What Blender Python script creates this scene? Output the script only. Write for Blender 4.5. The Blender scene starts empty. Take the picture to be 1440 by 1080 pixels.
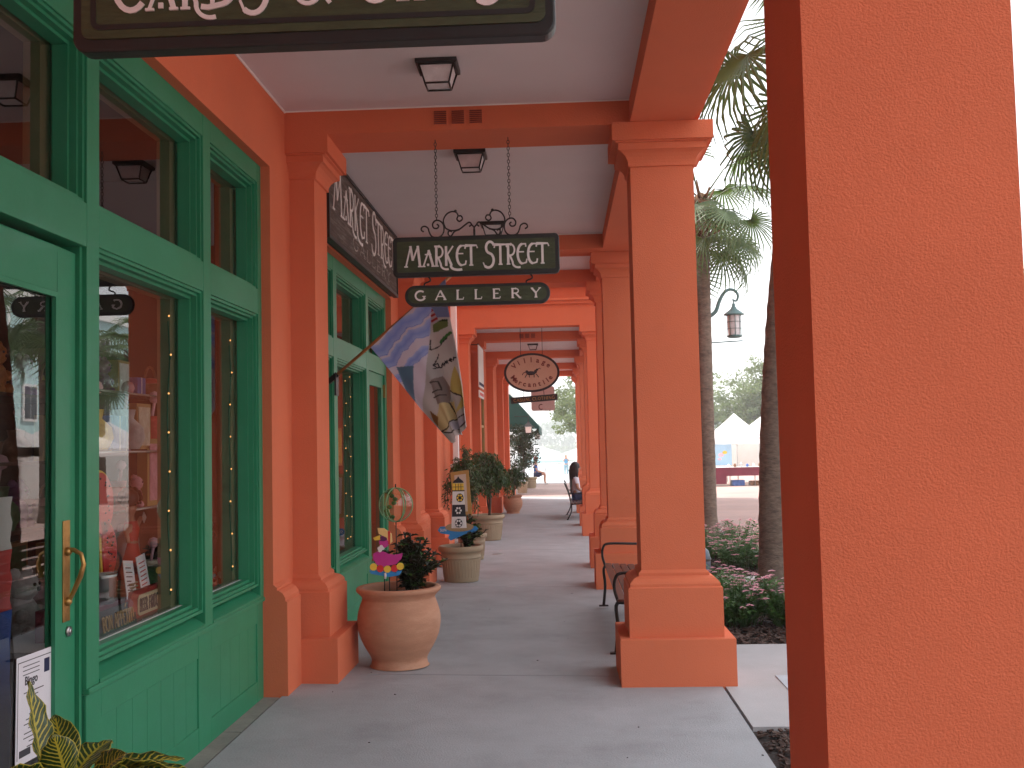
import bpy, bmesh, math, random
from math import sin, cos, pi, radians as R, sqrt, hypot, atan2
from mathutils import Vector, Matrix
random.seed(11)
S = bpy.context.scene
COL = S.collection

# ------------------------------------------------------------------ camera
F_PX, YAW, PITCH, ROLL, CAM_H = 1480.6, .045, .0558, -.0215, 1.6
cd = bpy.data.cameras.new('camera'); cam = bpy.data.objects.new('camera', cd); COL.objects.link(cam)
S.camera = cam
fw = Vector((-sin(YAW)*cos(PITCH), cos(YAW)*cos(PITCH), sin(PITCH)))
rt = Vector((cos(YAW), sin(YAW), 0)); up = rt.cross(fw)
r2 = rt*cos(ROLL)+up*sin(ROLL); u2 = up*cos(ROLL)-rt*sin(ROLL)
m = Matrix((r2, u2, -fw)).transposed().to_4x4(); m.translation = Vector((0, 0, CAM_H))
cam.matrix_world = m
cd.sensor_width = 36; cd.lens = 36*F_PX/1440; cd.clip_start = .05; cd.clip_end = 3000
# ------------------------------------------------------------------ light
SUN_EL, SUN_AZ = R(60), R(292)          # azimuth clockwise from +Y
w = bpy.data.worlds.new('World'); S.world = w; w.use_nodes = True
nt = w.node_tree; bg = nt.nodes['Background']
sky = nt.nodes.new('ShaderNodeTexSky'); sky.sky_type = 'NISHITA'; sky.sun_disc = False
sky.sun_elevation = SUN_EL; sky.sun_rotation = SUN_AZ; sky.air_density = 1.0; sky.dust_density = 5.0; sky.ozone_density = 1.0
# thin even overcast over the Nishita sky
ov = nt.nodes.new('ShaderNodeMix'); ov.data_type = 'RGBA'; ov.inputs[0].default_value = .8; ov.inputs[7].default_value = (6.2, 6.3, 6.5, 1)
nt.links.new(sky.outputs[0], ov.inputs[6]); nt.links.new(ov.outputs[2], bg.inputs[0]); bg.inputs[1].default_value = .15
sd = bpy.data.lights.new('sun', 'SUN'); sd.energy = 3.0; sd.angle = R(4); sd.color = (1, .95, .88)
so = bpy.data.objects.new('sun', sd); COL.objects.link(so)
sdir = Vector((sin(SUN_AZ)*cos(SUN_EL), cos(SUN_AZ)*cos(SUN_EL), sin(SUN_EL)))
so.rotation_euler = sdir.to_track_quat('Z', 'Y').to_euler(); so.location = (20, 10, 30)
S.view_settings.view_transform = 'Standard'; S.view_settings.look = 'None'
S.view_settings.exposure = 1.25; S.view_settings.gamma = 1; S.view_settings.use_curve_mapping = False
S.render.engine = 'CYCLES'
S.cycles.max_bounces = 10; S.cycles.diffuse_bounces = 6; S.cycles.glossy_bounces = 4
S.cycles.transparent_max_bounces = 16; S.cycles.transmission_bounces = 6

# ------------------------------------------------------------------ materials
def newmat(name):
    mt = bpy.data.materials.new(name); mt.use_nodes = True
    return mt, mt.node_tree.nodes, mt.node_tree.links
def mat(name, col, rough=.6, var=.08, vscale=3, bump=0, bscale=60, metal=0, spec=.5, coat=0, stretch=None, second=None, sscale=1.2, samt=.3, emit=0, trans=0):
    mt, N, L = newmat(name); b = N['Principled BSDF']
    b.inputs['Roughness'].default_value = rough; b.inputs['Metallic'].default_value = metal
    b.inputs['Specular IOR Level'].default_value = spec; b.inputs['Coat Weight'].default_value = coat
    c4 = (*col, 1)
    b.inputs['Base Color'].default_value = c4
    tc = N.new('ShaderNodeTexCoord'); src = tc.outputs['Object']
    if stretch:
        mp = N.new('ShaderNodeMapping'); mp.inputs['Scale'].default_value = stretch
        L.new(src, mp.inputs[0]); src = mp.outputs[0]
    if var:
        n = N.new('ShaderNodeTexNoise'); n.inputs['Scale'].default_value = vscale; n.inputs['Detail'].default_value = 6
        n.inputs['Roughness'].default_value = .6
        L.new(src, n.inputs['Vector'])
        mr = N.new('ShaderNodeMapRange'); mr.inputs[1].default_value = .3; mr.inputs[2].default_value = .7
        mr.inputs[3].default_value = 1-var; mr.inputs[4].default_value = 1+var
        L.new(n.outputs[0], mr.inputs[0])
        vm = N.new('ShaderNodeVectorMath'); vm.operation = 'SCALE'; vm.inputs[0].default_value = col
        L.new(mr.outputs[0], vm.inputs['Scale']); out = vm.outputs[0]
        if second:
            n2 = N.new('ShaderNodeTexNoise'); n2.inputs['Scale'].default_value = sscale; n2.inputs['Detail'].default_value = 8
            n2.inputs['Roughness'].default_value = .7; L.new(src, n2.inputs['Vector'])
            cr = N.new('ShaderNodeMapRange'); cr.inputs[1].default_value = .5; cr.inputs[2].default_value = .72; cr.inputs[4].default_value = samt
            L.new(n2.outputs[0], cr.inputs[0])
            mx = N.new('ShaderNodeMix'); mx.data_type = 'RGBA'; L.new(cr.outputs[0], mx.inputs[0])
            L.new(out, mx.inputs[6]); mx.inputs[7].default_value = (*second, 1); out = mx.outputs[2]
        L.new(out, b.inputs['Base Color'])
    if bump:
        n = N.new('ShaderNodeTexNoise'); n.inputs['Scale'].default_value = bscale; n.inputs['Detail'].default_value = 4
        L.new(src, n.inputs['Vector'])
        bp = N.new('ShaderNodeBump'); bp.inputs['Strength'].default_value = bump; bp.inputs['Distance'].default_value = .01
        L.new(n.outputs[0], bp.inputs['Height']); L.new(bp.outputs[0], b.inputs['Normal'])
    if emit:
        b.inputs['Emission Color'].default_value = c4; b.inputs['Emission Strength'].default_value = emit
    if trans:
        tr = N.new('ShaderNodeBsdfTranslucent'); tr.inputs[0].default_value = (min(1, col[0]*1.6), min(1, col[1]*1.8), col[2]*1.1, 1)
        ms = N.new('ShaderNodeMixShader'); ms.inputs[0].default_value = trans
        L.new(b.outputs[0], ms.inputs[1]); L.new(tr.outputs[0], ms.inputs[2]); L.new(ms.outputs[0], N['Material Output'].inputs[0])
    return mt
def vmat(name, rough=.6, bump=0, bscale=80, trans=0):
    mt, N, L = newmat(name); b = N['Principled BSDF']; b.inputs['Roughness'].default_value = rough
    a = N.new('ShaderNodeVertexColor'); a.layer_name = 'Col'; L.new(a.outputs[0], b.inputs['Base Color'])
    if bump:
        n = N.new('ShaderNodeTexNoise'); n.inputs['Scale'].default_value = bscale
        bp = N.new('ShaderNodeBump'); bp.inputs['Strength'].default_value = bump; bp.inputs['Distance'].default_value = .01
        L.new(n.outputs[0], bp.inputs['Height']); L.new(bp.outputs[0], b.inputs['Normal'])
    if trans:
        tr = N.new('ShaderNodeBsdfTranslucent'); L.new(a.outputs[0], tr.inputs[0])
        ms = N.new('ShaderNodeMixShader'); ms.inputs[0].default_value = trans
        L.new(b.outputs[0], ms.inputs[1]); L.new(tr.outputs[0], ms.inputs[2]); L.new(ms.outputs[0], N['Material Output'].inputs[0])
    return mt
def glassmat(name, ior=1.6, tint=(.92, .94, .93), rough=0.0):
    mt, N, L = newmat(name); N.remove(N['Principled BSDF'])
    t = N.new('ShaderNodeBsdfTransparent'); t.inputs[0].default_value = (*tint, 1)
    g = N.new('ShaderNodeBsdfGlossy'); g.inputs['Roughness'].default_value = rough
    f = N.new('ShaderNodeFresnel'); f.inputs[0].default_value = ior
    # the face seen from inside the sheet must not turn into total reflection
    geo = N.new('ShaderNodeNewGeometry'); ml = N.new('ShaderNodeMath'); ml.operation = 'SUBTRACT'; ml.inputs[0].default_value = 1
    L.new(geo.outputs['Backfacing'], ml.inputs[1])
    mu = N.new('ShaderNodeMath'); mu.operation = 'MULTIPLY'; L.new(ml.outputs[0], mu.inputs[0]); L.new(f.outputs[0], mu.inputs[1])
    ms = N.new('ShaderNodeMixShader'); L.new(mu.outputs[0], ms.inputs[0]); L.new(t.outputs[0], ms.inputs[1]); L.new(g.outputs[0], ms.inputs[2])
    L.new(ms.outputs[0], N['Material Output'].inputs[0])
    return mt
M = {}
M['orange'] = mat('orange_stucco', (.66, .172, .082), .85, .05, 1.3, .3, 120, spec=.25, second=(.58, .145, .070), samt=.35)
M['orange_near'] = mat('orange_stucco_coarse', (.66, .172, .082), .85, .06, 2.2, .42, 210, spec=.25, second=(.58, .145, .070), samt=.3, sscale=3)
M['ceiling'] = mat('ceiling_plaster', (.66, .63, .645), .85, .03, 2, .25, 120)
M['green'] = mat('green_paint', (.026, .235, .115), .42, .08, 2, .06, 40, spec=.3, coat=.05, second=(.05, .25, .15), sscale=4)
M['concrete'] = mat('concrete', (.35, .365, .385), .8, .10, 2.2, .3, 90, second=(.19, .19, .20), sscale=1.4, samt=.4)
M['concrete_light'] = mat('concrete_light', (.42, .42, .43), .8, .08, 2.2, .25, 90, second=(.36, .35, .33), sscale=1.6, samt=.5)
M['strip'] = mat('stained_concrete', (.28, .27, .25), .8, .2, 6, .3, 60, second=(.12, .13, .11), sscale=3, samt=.7)
M['joint'] = mat('joint_dirt', (.06, .05, .045), .95)
M['tan'] = mat('tan_wood', (.24, .17, .09), .5, .15, 6)
M['white'] = mat('white_paint', (.78, .78, .76), .5, .03)
M['tent'] = mat('tent_fabric', (.86, .86, .88), .7, .03, 2, trans=.5)
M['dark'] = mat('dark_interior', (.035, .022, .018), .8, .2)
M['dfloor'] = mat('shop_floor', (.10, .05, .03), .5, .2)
M['black'] = mat('black_iron', (.012, .011, .011), .45, .1)
M['signgreen'] = mat('sign_green', (.045, .062, .026), .55, .25, 14, .25, 30, stretch=(1, 1, 4), second=(.022, .034, .014), sscale=6, samt=.6)
M['signedge'] = mat('sign_edge', (.014, .018, .018), .45, .2, 10, .1, 40)
M['cream'] = mat('cream_lettering', (.78, .75, .73), .6, .1, 20)
M['wood_old'] = mat('weathered_wood', (.085, .062, .05), .8, .35, 3, .6, 20, stretch=(1, 1.2, 18), second=(.30, .27, .25), sscale=2.2, samt=.8)
M['terra'] = mat('terracotta', (.50, .25, .15), .75, .10, 5, .25, 80, second=(.58, .38, .27), sscale=2.5, samt=.55, stretch=(1, 1, 3))
M['beige'] = mat('beige_resin', (.36, .28, .18), .6, .07, 5, .12, 60, second=(.27, .21, .14), sscale=4, samt=.4)
M['soil'] = mat('soil', (.03, .02, .014), .95, .3, 20, .8, 40)
M['brass'] = mat('brass', (.45, .27, .09), .38, .3, 12, metal=.9, bump=.15, bscale=40, second=(.12, .06, .03), sscale=9, samt=.6)
M['steel'] = mat('steel', (.5, .5, .5), .35, metal=1)
M['glass'] = glassmat('window_glass', 2.4, (.90, .92, .91))
M['glass_clear'] = glassmat('clear_glass', 1.75, (.90, .97, .91))
M['frost'] = mat('lamp_glass', (.70, .70, .72), .35, .1, 20)
M['teal'] = mat('teal_metal', (.10, .19, .19), .45, .1, 8, second=(.10, .2, .2), sscale=5)
M['trunk'] = mat('palm_trunk', (.17, .13, .10), .9, .35, 14, 1, 30, stretch=(1, 1, 2.5), second=(.045, .03, .022), sscale=5, samt=.7)
M['bark'] = mat('bark', (.09, .07, .05), .9, .3, 8, 1, 20)
M['palm'] = mat('palm_leaf', (.085, .14, .05), .45, .4, 3, trans=.25, second=(.13, .15, .06), sscale=1.5)
M['palm_dry'] = mat('palm_boot', (.16, .095, .05), .9, .35, 8, .6, 20)
M['oak'] = mat('oak_leaf', (.12, .15, .065), .6, .4, 1.2, trans=.3, second=(.15, .18, .07), sscale=.5, samt=.7)
M['oak2'] = mat('far_leaf', (.09, .13, .08), .7, .3, .3, trans=.2)
M['fig'] = mat('fig_leaf', (.035, .085, .02), .4, .5, 9, trans=.2, second=(.16, .09, .03), sscale=6, samt=.4)
M['croton_dark'] = mat('dark_croton_leaf', (.022, .030, .014), .35, .5, 20, trans=.1, second=(.10, .02, .018), sscale=14, samt=.7)
M['bushleaf'] = mat('bush_leaf', (.065, .16, .035), .4, .4, 9, trans=.2)
M['pink'] = mat('pink_petal', (.9, .52, .60), .6, .1)
M['mulch'] = mat('bark_mulch', (.05, .028, .02), .9, .6, 18, .8, 40, second=(.22, .15, .13), sscale=16, samt=.9)
M['mulchbase'] = mat('mulch_bed_soil', (.025, .016, .013), .95, .4, 25, .8, 40)
M['maroon'] = mat('maroon_cloth', (.16, .012, .035), .7, .15, 4)
M['blue'] = mat('blue_cloth', (.03, .10, .42), .8, .15, 6)
M['ltblue'] = mat('light_blue_cloth', (.10, .33, .55), .8, .1)
M['denim'] = mat('pale_denim', (.25, .42, .5), .8, .1)
M['navy'] = mat('navy_cloth', (.015, .02, .07), .8, .1)
M['shirtwhite'] = mat('white_blouse', (.70, .68, .76), .8, .05)
M['skin'] = mat('skin', (.48, .24, .16), .5, .05)
M['hair'] = mat('dark_hair', (.018, .008, .008), .5, .3, 30)
M['tealwall'] = mat('teal_wall', (.46, .68, .68), .85, .04, 1, .3, 40)
M['brickred'] = mat('red_brick', (.30, .11, .07), .8, .2)
M['water'] = mat('lake_water', (.05, .09, .06), .08, .1, .05, .15, 1.5)
M['grass'] = mat('grass', (.09, .13, .03), .9, .3, .5)
M['awning'] = mat('awning_green', (.004, .07, .06), .7, .1)
M['umb_blue'] = mat('umbrella_pale_blue', (.45, .66, .72), .7, .02, trans=.2)
M['wire'] = mat('green_wire', (.01, .05, .02), .5)
M['bulb'] = mat('lit_bulb', (1, .42, .12), .3, 0, emit=1.1)
M['paper'] = mat('paper', (.72, .72, .76), .7, .02)
M['ink'] = mat('ink', (.05, .05, .06), .8, 0)
M['redink'] = mat('red_ink', (.5, .05, .06), .8, 0)
M['gold'] = mat('gold_paint', (.42, .26, .09), .5, .1)
M['slate'] = mat('slate_board', (.02, .025, .03), .6, .1)
M['rediron'] = mat('red_board', (.30, .025, .02), .55, .15, 10)
M['yellow'] = mat('yellow_paint', (.80, .56, .06), .5, .05)
M['red'] = mat('red_paint', (.62, .03, .03), .5, .05)
M['magenta'] = mat('magenta_paint', (.52, .03, .27), .5, .05)
M['bluepaint'] = mat('blue_paint', (.03, .25, .60), .5, .05)
M['purple'] = mat('purple_paint', (.10, .01, .08), .5, .1)
M['blackpaint'] = mat('black_paint', (.015, .013, .02), .5, .1)
M['pole'] = mat('varnished_wood', (.42, .17, .05), .4, .2, 10)
M['umb_white'] = M['tent']

# sheet with brick paving, two scales of brick
def brickmat(name, c1, c2, mortar, sx):
    mt, N, L = newmat(name); b = N['Principled BSDF']; b.inputs['Roughness'].default_value = .85
    tc = N.new('ShaderNodeTexCoord'); bt = N.new('ShaderNodeTexBrick'); bt.inputs['Scale'].default_value = sx
    bt.inputs['Color1'].default_value = (*c1, 1); bt.inputs['Color2'].default_value = (*c2, 1); bt.inputs['Mortar'].default_value = (*mortar, 1)
    bt.inputs['Mortar Size'].default_value = .014
    L.new(tc.outputs['Object'], bt.inputs[0])
    n = N.new('ShaderNodeTexNoise'); n.inputs['Scale'].default_value = .35; n.inputs['Detail'].default_value = 6; L.new(tc.outputs['Object'], n.inputs['Vector'])
    mr = N.new('ShaderNodeMapRange'); mr.inputs[1].default_value = .3; mr.inputs[2].default_value = .7; mr.inputs[3].default_value = .82; mr.inputs[4].default_value = 1.15
    L.new(n.outputs[0], mr.inputs[0])
    vm = N.new('ShaderNodeVectorMath'); vm.operation = 'SCALE'; L.new(bt.outputs[0], vm.inputs[0]); L.new(mr.outputs[0], vm.inputs['Scale'])
    L.new(vm.outputs[0], b.inputs['Base Color']); return mt
M['paving'] = brickmat('brick_paving', (.42, .27, .23), (.36, .25, .23), (.25, .22, .2), 2.2)

# ------------------------------------------------------------------ mesh helpers
class MB:
    def __init__(s): s.v = []; s.f = []; s.mi = []; s.mats = []; s.cur = 0; s.smooth = []
    def use(s, m):
        if m not in s.mats: s.mats.append(m)
        s.cur = s.mats.index(m); return s
    def add(s, vs, fs, smooth=False):
        o = len(s.v); s.v += [tuple(v) for v in vs]
        for f in fs: s.f.append([i+o for i in f]); s.mi.append(s.cur); s.smooth.append(smooth)
        return s
    def box(s, x0, x1, y0, y1, z0, z1):
        vs = [(x, y, z) for z in (z0, z1) for y in (y0, y1) for x in (x0, x1)]
        return s.add(vs, [(0, 2, 3, 1), (4, 5, 7, 6), (0, 1, 5, 4), (2, 6, 7, 3), (0, 4, 6, 2), (1, 3, 7, 5)])
    def obox(s, c, ax, ay, az, dx, dy, dz):
        c = Vector(c); ax = Vector(ax).normalized(); ay = Vector(ay).normalized(); az = Vector(az).normalized()
        vs = [c+ax*(x*dx/2)+ay*(y*dy/2)+az*(z*dz/2) for z in (-1, 1) for y in (-1, 1) for x in (-1, 1)]
        return s.add(vs, [(0, 2, 3, 1), (4, 5, 7, 6), (0, 1, 5, 4), (2, 6, 7, 3), (0, 4, 6, 2), (1, 3, 7, 5)])
    def tube(s, pts, r, n=8, caps=True, smooth=True):
        pts = [Vector(p) for p in pts]; rs = r if isinstance(r, (list, tuple)) else [r]*len(pts)
        o = []; prev = None
        for i, p in enumerate(pts):
            t = (pts[min(i+1, len(pts)-1)]-pts[max(i-1, 0)]).normalized()
            if prev is None:
                a = Vector((0, 0, 1)) if abs(t.z) < .9 else Vector((1, 0, 0)); u = t.cross(a).normalized()
            else:
                u = (prev-t*prev.dot(t));
                u = u.normalized() if u.length > 1e-6 else t.orthogonal().normalized()
            prev = u; v = t.cross(u)
            o += [p+(u*cos(2*pi*k/n)+v*sin(2*pi*k/n))*rs[i] for k in range(n)]
        fs = [(i*n+k, i*n+(k+1) % n, (i+1)*n+(k+1) % n, (i+1)*n+k) for i in range(len(pts)-1) for k in range(n)]
        if caps: fs += [tuple(reversed(range(n))), tuple((len(pts)-1)*n+k for k in range(n))]
        return s.add(o, fs, smooth)
    def lathe(s, prof, c=(0, 0, 0), n=40, smooth=True):
        o = [(c[0]+r*cos(2*pi*k/n), c[1]+r*sin(2*pi*k/n), c[2]+z) for r, z in prof for k in range(n)]
        fs = [(i*n+k, i*n+(k+1) % n, (i+1)*n+(k+1) % n, (i+1)*n+k) for i in range(len(prof)-1) for k in range(n)]
        return s.add(o, fs, smooth)
    def sqloft(s, rect, prof, caps=True, fix=(0, 0, 0, 0)):
        # rect x0,x1,y0,y1; prof = [(inset, z)]; fix=1 keeps that side from moving
        x0, x1, y0, y1 = rect; o = []
        for d, z in prof:
            a, b, c, e = x0+d*(1-fix[0]), x1-d*(1-fix[1]), y0+d*(1-fix[2]), y1-d*(1-fix[3])
            o += [(a, c, z), (b, c, z), (b, e, z), (a, e, z)]
        n = 4; fs = [(i*n+k, i*n+(k+1) % n, (i+1)*n+(k+1) % n, (i+1)*n+k) for i in range(len(prof)-1) for k in range(n)]
        if caps: fs += [(3, 2, 1, 0), tuple((len(prof)-1)*4+k for k in range(4))]
        return s.add(o, fs)
    def sphere(s, c, r, n=12, sc=(1, 1, 1)):
        m_ = n//2; o = []; fs = []
        for i in range(m_+1):
            for k in range(n):
                t = pi*i/m_; o.append((c[0]+r*sc[0]*sin(t)*cos(2*pi*k/n), c[1]+r*sc[1]*sin(t)*sin(2*pi*k/n), c[2]+r*sc[2]*cos(t)))
        fs = [(i*n+k, (i+1)*n+k, (i+1)*n+(k+1) % n, i*n+(k+1) % n) for i in range(m_) for k in range(n)]
        return s.add(o, fs, True)
    def prism(s, poly, y0, y1, plane='xz'):
        # polygon (ccw) extruded
        n = len(poly)
        P = (lambda a, b, d: (a, d, b)) if plane == 'xz' else ((lambda a, b, d: (d, a, b)) if plane == 'yz' else (lambda a, b, d: (a, b, d)))
        o = [P(a, b, y0) for a, b in poly]+[P(a, b, y1) for a, b in poly]
        fs = [tuple(range(n)), tuple(reversed(range(n, 2*n)))]+[(k, n+k, n+(k+1) % n, (k+1) % n) for k in range(n)]
        return s.add(o, fs)
    def build(s, name, m=None, parent=None, bevel=0, recalc=True, **props):
        me = bpy.data.meshes.new(name); me.from_pydata(s.v, [], s.f)
        if s.mats:
            for x in s.mats: me.materials.append(M[x] if isinstance(x, str) else x)
            me.polygons.foreach_set('material_index', s.mi)
        if m: me.materials.append(M[m] if isinstance(m, str) else m)
        me.polygons.foreach_set('use_smooth', s.smooth)
        if recalc or bevel:
            bm = bmesh.new(); bm.from_mesh(me)
            if bevel:
                bmesh.ops.remove_doubles(bm, verts=bm.verts, dist=1e-5)
                es = [e for e in bm.edges if len(e.link_faces) == 2 and e.calc_face_angle(0) > .6]
                bmesh.ops.bevel(bm, geom=es, offset=bevel, segments=2, profile=.5, affect='EDGES', clamp_overlap=True)
            if recalc: bmesh.ops.recalc_face_normals(bm, faces=bm.faces)
            bm.to_mesh(me); bm.free()
        o = bpy.data.objects.new(name, me); COL.objects.link(o)
        if parent: o.parent = parent
        for k, v in props.items(): o[k] = v
        return o
def tag(o, label=None, cat=None, group=None, kind=None):
    if label: o['label'] = label
    if cat: o['category'] = cat
    if group: o['group'] = group
    if kind: o['kind'] = kind
    return o
def empty(name, loc=(0, 0, 0), rz=0, label=None, cat=None, group=None):
    o = bpy.data.objects.new(name, None); o.empty_display_size = .1; COL.objects.link(o); o.location = loc; o.rotation_euler = (0, 0, rz)
    return tag(o, label, cat, group)
def dup(o, parent=None):
    c = o.copy(); COL.objects.link(c)
    if parent: c.parent = parent
    for ch in o.children: dup(ch, c)
    return c
def gz(y, x=1):
    z = 0
    if y > 6.93: z = -.009*(min(y, 50)-6.93)
    if y > 50: z -= .0213*(min(y, 100)-50)
    if y > 100: z -= .009*(min(y, 180)-100)
    if x < .36: z += .019*(.36-max(x, -2))
    return z

# ------------------------------------------------------------------ lettering made of strokes
def arc(cx, cy, rx, ry, a0, a1, n=10):
    return [(cx+rx*cos(R(a0+(a1-a0)*i/n)), cy+ry*sin(R(a0+(a1-a0)*i/n))) for i in range(n+1)]
LET = {  # (stroke points, relative width)
 'A': (.8, [([(0, 0), (.38, 1)], .6), ([(.38, 1), (.8, 0)], 1.2), ([(.14, .36), (.66, .36)], .6), ([(-.06, 0), (.12, 0)], .5), ([(.64, 0), (.88, 0)], .5)]),
 'B': (.68, [([(.1, 0), (.1, 1)], 1.2), ([(0, 1), (.35, 1)]+arc(.35, .76, .24, .24, 90, -90)+[(.1, .52)], .7), ([(.1, .52), (.38, .52)]+arc(.38, .26, .28, .26, 90, -90)+[(0, 0)], .7)]),
 'C': (.75, [(arc(.45, .5, .42, .5, 50, 310, 18), 1.1), ([(.72, .7), (.72, .98)], .5)]),
 'D': (.8, [([(.1, 0), (.1, 1)], 1.2), ([(0, 1), (.3, 1)]+arc(.3, .5, .45, .5, 90, -90, 14)+[(0, 0)], .9)]),
 'E': (.62, [([(.1, 0), (.1, 1)], 1.2), ([(0, 1), (.56, 1), (.58, .82)], .6), ([(.1, .53), (.46, .53)], .6), ([(0, 0), (.58, 0), (.62, .2)], .6)]),
 'F': (.6, [([(.1, 0), (.1, 1)], 1.2), ([(0, 1), (.56, 1), (.58, .82)], .6), ([(.1, .53), (.46, .53)], .6), ([(-.02, 0), (.24, 0)], .5)]),
 'G': (.82, [(arc(.46, .5, .42, .5, 52, 330, 18), 1.1), ([(.76, .42), (.76, .1)], 1.1), ([(.6, .42), (.9, .42)], .5)]),
 'H': (.8, [([(.1, 0), (.1, 1)], 1.2), ([(.7, 0), (.7, 1)], 1.2), ([(.1, .52), (.7, .52)], .6), ([(0, 0), (.2, 0)], .5), ([(.6, 0), (.8, 0)], .5), ([(0, 1), (.2, 1)], .5), ([(.6, 1), (.8, 1)], .5)]),
 'I': (.3, [([(.15, 0), (.15, 1)], 1.2), ([(0, 0), (.3, 0)], .5), ([(0, 1), (.3, 1)], .5)]),
 'K': (.75, [([(.1, 0), (.1, 1)], 1.2), ([(.1, .42), (.62, 1)], .6), ([(.25, .56), (.72, 0)], 1.1), ([(0, 0), (.22, 0)], .5), ([(0, 1), (.22, 1)], .5)]),
 'L': (.6, [([(.1, 0), (.1, 1)], 1.2), ([(0, 1), (.24, 1)], .5), ([(0, 0), (.56, 0), (.6, .22)], .6)]),
 'M': (1, [([(.08, 0), (.14, 1)], .6), ([(.14, 1), (.48, .1)], 1.1), ([(.48, .1), (.82, 1)], .6), ([(.82, 1), (.9, 0)], 1.1), ([(0, 0), (.18, 0)], .5), ([(.78, 0), (1, 0)], .5)]),
 'N': (.8, [([(.1, 0), (.1, 1)], .6), ([(.1, 1), (.7, 0)], 1.2), ([(.7, 0), (.7, 1)], .6)]),
 'O': (.86, [(arc(.43, .5, .4, .5, 0, 360, 22), 1)]),
 'P': (.64, [([(.1, 0), (.1, 1)], 1.2), ([(0, 1), (.34, 1)]+arc(.34, .74, .26, .26, 90, -90)+[(.1, .48)], .7), ([(0, 0), (.24, 0)], .5)]),
 'R': (.74, [([(.1, 0), (.1, 1)], 1.2), ([(0, 1), (.34, 1)]+arc(.34, .75, .25, .25, 90, -90)+[(.1, .5)], .7), ([(.34, .5), (.7, 0), (.82, 0)], 1.1), ([(0, 0), (.24, 0)], .5)]),
 'S': (.58, [(arc(.3, .76, .24, .24, 30, 255, 12)+arc(.28, .25, .26, .26, 70, -150, 12), 1), ([(.52, .78), (.52, 1)], .45), ([(.03, 0), (.03, .24)], .45)]),
 'T': (.7, [([(.35, 0), (.35, 1)], 1.2), ([(.02, .82), (.04, 1), (.66, 1), (.68, .82)], .6), ([(.22, 0), (.48, 0)], .5)]),
 'U': (.78, [([(.1, 1), (.1, .35)]+arc(.38, .32, .28, .32, 180, 360)+[(.66, 1)], 1)]),
 'V': (.76, [([(.04, 1), (.38, 0)], 1.2), ([(.38, 0), (.72, 1)], .6)]),
 'Y': (.76, [([(.04, 1), (.38, .48), (.38, 0)], 1.2), ([(.38, .48), (.72, 1)], .6), ([(.25, 0), (.51, 0)], .5), ([(-.04, 1), (.16, 1)], .5), ([(.6, 1), (.82, 1)], .5)]),
 '!': (.3, [([(.15, .28), (.15, 1)], 1.2), ([(.15, 0), (.15, .08)], 1.3)]),
 '&': (.86, [([(.85, 0), (.3, .62)]+arc(.4, .8, .17, .19, 200, -60, 10)+[(.2, .4)]+arc(.34, .24, .27, .24, 150, 330, 10)+[(.8, .5)], .8)]),
}
# the tall art-nouveau capitals of the gallery signs, with their swashes
NOUV = dict(LET)
NOUV['M'] = (.98, [([(.0, 0), (.30, 1)], .6), ([(.28, 1), (.42, .3)], 1), ([(.42, .3), (.74, 1)], .6), ([(.72, 1), (.84, 0)], 1), ([(-.1, 0), (.12, 0)], .5), ([(.72, 0), (.96, 0)], .5)])
NOUV['A'] = (.62, [([(.0, 0), (.34, .85)], .6), ([(.32, .85), (.58, 0)], 1), ([(.1, .62), (.48, .62)], .5), ([(.28, .14), (.28, .02)], .9), ([(-.08, 0), (.12, 0)], .5), ([(.48, 0), (.68, 0)], .5)])
NOUV['R'] = (.52, [([(.1, 0), (.1, 1)], 1), ([(-.02, 1), (.24, 1)]+arc(.24, .72, .24, .28, 90, -90)+[(.1, .44)], .7), ([(.2, .44), (.36, .1)]+arc(.7, .06, .34, .24, 190, 290, 8), .8), ([(0, 0), (.22, 0)], .5)])
NOUV['K'] = (.6, [([(.1, 0), (.1, 1)], 1), ([(.1, .48), (.52, 1)], .6), ([(.16, .55), (.4, .05)]+arc(.82, -.02, .44, .2, 175, 300, 10), 1)])
NOUV['E'] = (.56, [(arc(.38, .5, .3, .5, 95, 265, 14), 1), ([(.34, 1), (.56, 1), (.57, .86)], .6), ([(.1, .6), (.46, .6)], .5), ([(.34, 0), (.58, .06), (.62, .24)], .6)])
NOUV['T'] = (.6, [([(.3, 0), (.3, 1)], 1), ([(-.06, .84), (-.02, 1), (.62, 1), (.68, .86)], .6), ([(.18, 0), (.42, 0)], .5)])
NOUV['S'] = (.56, [(arc(.32, .76, .24, .26, 20, 235, 12)+arc(.2, .2, .32, .33, 55, -130, 12), 1), ([(-.1, .1), (.02, -.12)], .5)])
NOUV['D'] = (.72, [([(.1, 0), (.1, 1)], .8), ([(-.16, .02), (0, 0), (.28, .04)]+arc(.26, .52, .42, .48, -80, 90, 14)+[(-.1, .96)], 1)])
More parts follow.
